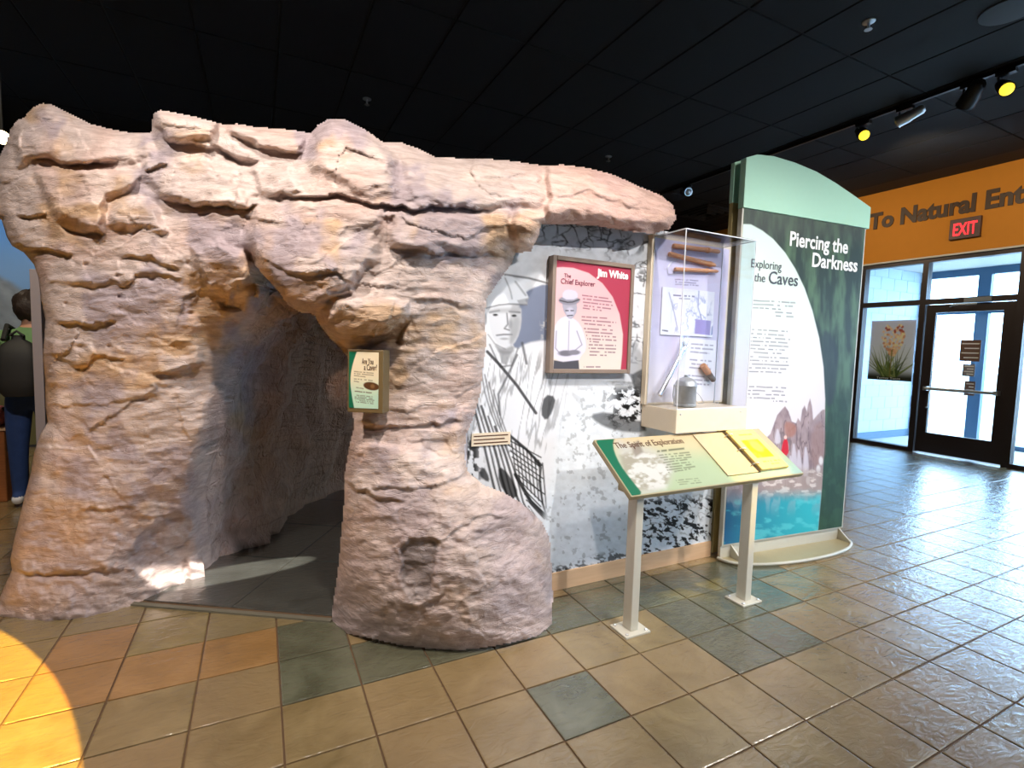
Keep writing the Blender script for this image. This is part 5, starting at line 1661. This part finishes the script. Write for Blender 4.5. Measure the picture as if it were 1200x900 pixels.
plain('speaker_grey', (.03, .03, .03), .7)
MB().lathe([(.17, -.001), (.17, -.010), (.155, -.013)], (c[0], c[1], ZC), n=32).build('ring', 'speaker_grey', sk, smooth=True)
MB().lathe([(.150, -.002), (.150, -.006), (.05, -.010), (.001, -.011)], (c[0], c[1], ZC), n=32).build('grille', 'speaker_grey', sk, smooth=True)
c = on_z(828, 249, ZC)
av = empty('air_vent', (c[0], c[1], ZC), 'square dark ceiling air vent beyond the rock slab', 'vent')
for a_ in range(4):
    r_ = .42 - .1 * a_
    for lo, hi in (((-r_, -r_), (r_, -r_ + .03)), ((-r_, r_ - .03), (r_, r_)), ((-r_, -r_ + .03), (-r_ + .03, r_ - .03)), ((r_ - .03, -r_ + .03), (r_, r_ - .03))):
        MB().box((c[0] + lo[0], c[1] + lo[1], ZC - .02 - .012 * a_), (c[0] + hi[0], c[1] + hi[1], ZC - .001)).build('louvre', 'speaker_grey', av)

# ================================================================== beyond the left side of the rock
bd = empty('sky_backdrop', (-2.6, 5.3, 0), 'blue sky and mountain backdrop panel standing behind the person', 'backdrop')
MB().box((-5.2, 5.26, 0), (-.25, 5.34, 3.0)).build('board', 'dark_wall', bd)


def paint_sky(P, s, t):
    u, v = project(P)
    g = Paint(u, v, srgb(74, 142, 214))
    f = sstep(250, 330, v)[..., None]
    g.c = g.c * (1 - f) + np.array(srgb(128, 170, 214)) * f
    mt = v - (322 + (u - 0) * .7 + 8 * (fbm(u / 20, v / 20, 121, 3) - .5))
    n = fbm(u / 9, v / 9, 122, 4)[..., None]
    m = sstep(-3, 6, mt)[..., None]
    g.c = g.c * (1 - m) + (np.array(srgb(110, 120, 124)) * (1 - n) + np.array(srgb(168, 176, 180)) * n) * m
    m = sstep(430, 470, v)[..., None]
    g.c = g.c * (1 - m) + np.array(srgb(96, 92, 60)) * m
    return g.c


print_sheet('sky_print', (-5.18, 5.256, 2.98), (1, 0, 0), (0, 0, -1), 4.9, 2.95, 120, 90, paint_sky, bd)

g0_ = on_y(34, 315, 1.75); g1_ = on_y(43.5, 315, 1.75); g2 = on_y(56, 495, 1.75)
gpn = MB().box((g0_[0], 1.75, 0), ((g1_[0] + g2[0]) / 2, 2.05, g0_[2])).build('divider_panel', 'grey_panel', bevel=.004)
tag(gpn, 'narrow grey upright divider panel beside the back of the rock', 'panel')

bx_ = on_y(20, 500, 2.75)
be = empty('wooden_bench', (-1.9, 2.75, 0), 'brown wooden bench with a slatted top beside the person', 'bench')
MB().box((-2.6, 2.62, .0), (bx_[0] - .04, 3.1, .60)).build('body', 'bench_wood', be, bevel=.01)
for k in range(5):
    MB().box((-2.62, 2.60 + .105 * k, .605), (bx_[0] - .02, 2.69 + .105 * k, .635)).build('slat', 'light_wood', be, bevel=.004)

# person seen from behind: green shirt, jeans, black backpack
PX, PY = -.81, 2.45
H = lambda x, y, z: (PX + x, PY + y, z)


def skin_mesh(name, pts, edges, radii, mat, parent, sub=2, root=0):
    me = bpy.data.meshes.new(name)
    me.from_pydata([tuple(np.array(p) - np.array(origin(parent))) for p in pts], edges, [])
    o = bpy.data.objects.new(name, me); COL.objects.link(o)
    sk = o.modifiers.new('skin', 'SKIN'); sk.use_smooth_shade = True
    for i, r in enumerate(radii):
        me.skin_vertices[0].data[i].radius = r if hasattr(r, '__len__') else (r, r)
    me.skin_vertices[0].data[root].use_root = True
    ss = o.modifiers.new('sub', 'SUBSURF'); ss.levels = sub; ss.render_levels = sub
    dg = bpy.context.evaluated_depsgraph_get()
    m2 = bpy.data.meshes.new_from_object(o.evaluated_get(dg)); m2.name = name
    bpy.data.objects.remove(o)
    m2.materials.clear()
    for k in (mat if isinstance(mat, (list, tuple)) else [mat]):
        m2.materials.append(MATS[k])
    m2.shade_smooth()
    return link(bpy.data.objects.new(name, m2), parent)


person = empty('person', (PX, PY, 0), 'person in green shirt and jeans with a black backpack, back turned, past the rock', 'person')
pts = [H(0, 0, .93), H(0, 0, 1.08), H(0, 0, 1.24), H(0, .01, 1.38), H(0, .01, 1.45), H(0, .015, 1.52), H(0, .03, 1.60), H(0, .03, 1.68),
       H(-.09, 0, .86), H(-.10, -.01, .50), H(-.11, .02, .10), H(-.11, -.07, .045),
       H(.09, 0, .86), H(.10, .01, .50), H(.10, .04, .10), H(.10, -.03, .045),
       H(-.17, .01, 1.39), H(-.235, .02, 1.12), H(-.22, -.06, .90), H(-.21, -.09, .80),
       H(.17, .01, 1.39), H(.24, .02, 1.12), H(.22, .08, .92), H(.21, .12, .83)]
ed = [(0, 1), (1, 2), (2, 3), (3, 4), (4, 5), (5, 6), (6, 7), (0, 8), (8, 9), (9, 10), (10, 11), (0, 12), (12, 13), (13, 14), (14, 15), (3, 16), (16, 17), (17, 18), (18, 19), (3, 20), (20, 21), (21, 22), (22, 23)]
rd = [(.15, .11), (.14, .10), (.16, .11), (.15, .10), (.06, .06), (.055, .055), (.075, .09), (.072, .088), (.095, .10), (.068, .07), (.05, .05), (.04, .035), (.095, .10), (.068, .07), (.05, .05), (.04, .035),
      .062, .05, .04, .03, .062, .05, .04, .03]
body = skin_mesh('body', pts, ed, rd, ['green_shirt', 'denim', 'skin', 'shoe_white'], person)
zb = body.data
for pl in zb.polygons:
    c = pl.center
    z = c.z; x = abs(c.x)
    pl.material_index = 3 if z < .09 else 1 if (z < .96 and x < .20) else 2 if (z > 1.47 or z < .88) else 0
hr = MB()
for k in range(9):
    a0 = k / 8
    hr.v and None
hv = []; hf = []
nu, nv_ = 22, 12
for j in range(nv_ + 1):
    th_ = math.pi * .80 * j / nv_
    for i in range(nu):
        ph = 2 * math.pi * i / nu
        r_ = 1 + .06 * math.sin(5 * ph + 3 * th_) + .05 * math.sin(9 * ph - 4 * th_)
        front = max(0, math.sin(ph)) if th_ > math.pi * .42 else 0
        r2_ = r_ * (1 - .22 * front)
        hv.append(H(.105 * r2_ * math.sin(th_) * math.cos(ph), .03 + .125 * r2_ * math.sin(th_) * math.sin(ph) - .005, 1.63 + .135 * r_ * math.cos(th_)))
for j in range(nv_):
    for i in range(nu):
        hf.append((j * nu + i, (j + 1) * nu + i, (j + 1) * nu + (i + 1) % nu, j * nu + (i + 1) % nu))
hf.append(tuple(nv_ * nu + i for i in range(nu)))
MB().add(hv, hf).build('hair', 'hair', person, smooth=True)
# backpack
bp_ = empty('backpack', H(0, -.2, .95), "black backpack with shoulder straps worn on the person's back", 'backpack')
bv = []; bf = []
nu, nv_ = 20, 14
for j in range(nv_ + 1):
    q = j / nv_; zz = .93 + .47 * q
    wv_ = .130 * (max(.05, 1 - abs(2 * q - .85) ** 3.2)) ** .4; dv_ = .105 * (max(.05, 1 - abs(2 * q - .8) ** 3)) ** .5
    for i in range(nu):
        ph = 2 * math.pi * i / nu
        cx_ = abs(math.cos(ph)) ** .6 * math.copysign(1, math.cos(ph)); sy_ = abs(math.sin(ph)) ** .6 * math.copysign(1, math.sin(ph))
        bv.append(H(wv_ * cx_, -.235 + dv_ * sy_, zz))
for j in range(nv_):
    for i in range(nu):
        bf.append((j * nu + i, j * nu + (i + 1) % nu, (j + 1) * nu + (i + 1) % nu, (j + 1) * nu + i))
bf += [tuple(range(nu - 1, -1, -1)), tuple(nv_ * nu + i for i in range(nu))]
MB().add(bv, bf).build('bag', 'black_fabric', bp_, smooth=True)
for sx in (-1, 1):
    MB().tube([H(.10 * sx, -.20, 1.36), H(.12 * sx, -.06, 1.475), H(.125 * sx, .06, 1.45), H(.13 * sx, .145, 1.28), H(.145 * sx, .10, 1.08), H(.14 * sx, -.16, 1.0)], .016, 8).build('shoulder_strap', 'black_fabric', bp_, smooth=True)
MB().tube([H(-.13, -.27, 1.0), H(-.15, -.28, .9), H(-.145, -.27, .78)], .008, 6).build('dangling_strap', 'black_fabric', bp_, smooth=True)
MB().tube([H(-.04, -.26, 1.395), H(0, -.26, 1.43), H(.04, -.26, 1.395)], .010, 8).build('top_loop', 'black_fabric', bp_, smooth=True)

# rounded pink bag sitting on the bench
q = on_y(1, 488, 2.74); q[2] = .636 + .080
pk = empty('pink_bag', (q[0], 2.74, .636), 'rounded dull pink bag with a black strap sitting on the bench', 'bag')
MB().lathe([(.03, -.080), (.055, -.072), (.072, -.04), (.076, 0), (.066, .045), (.045, .075), (.02, .085)], (q[0] - .01, 2.74, q[2]), n=22).build('pouch', 'pink_bag', pk, smooth=True)
MB().tube([(q[0] + .03, 2.70, q[2] + .07), (q[0] + .075, 2.66, q[2] + .02), (q[0] + .085, 2.60, q[2] - .06), (q[0] + .09, 2.585, q[2] - .16), (q[0] + .09, 2.585, q[2] - .28)], .010, 8).build('strap', 'black_fabric', pk, smooth=True)
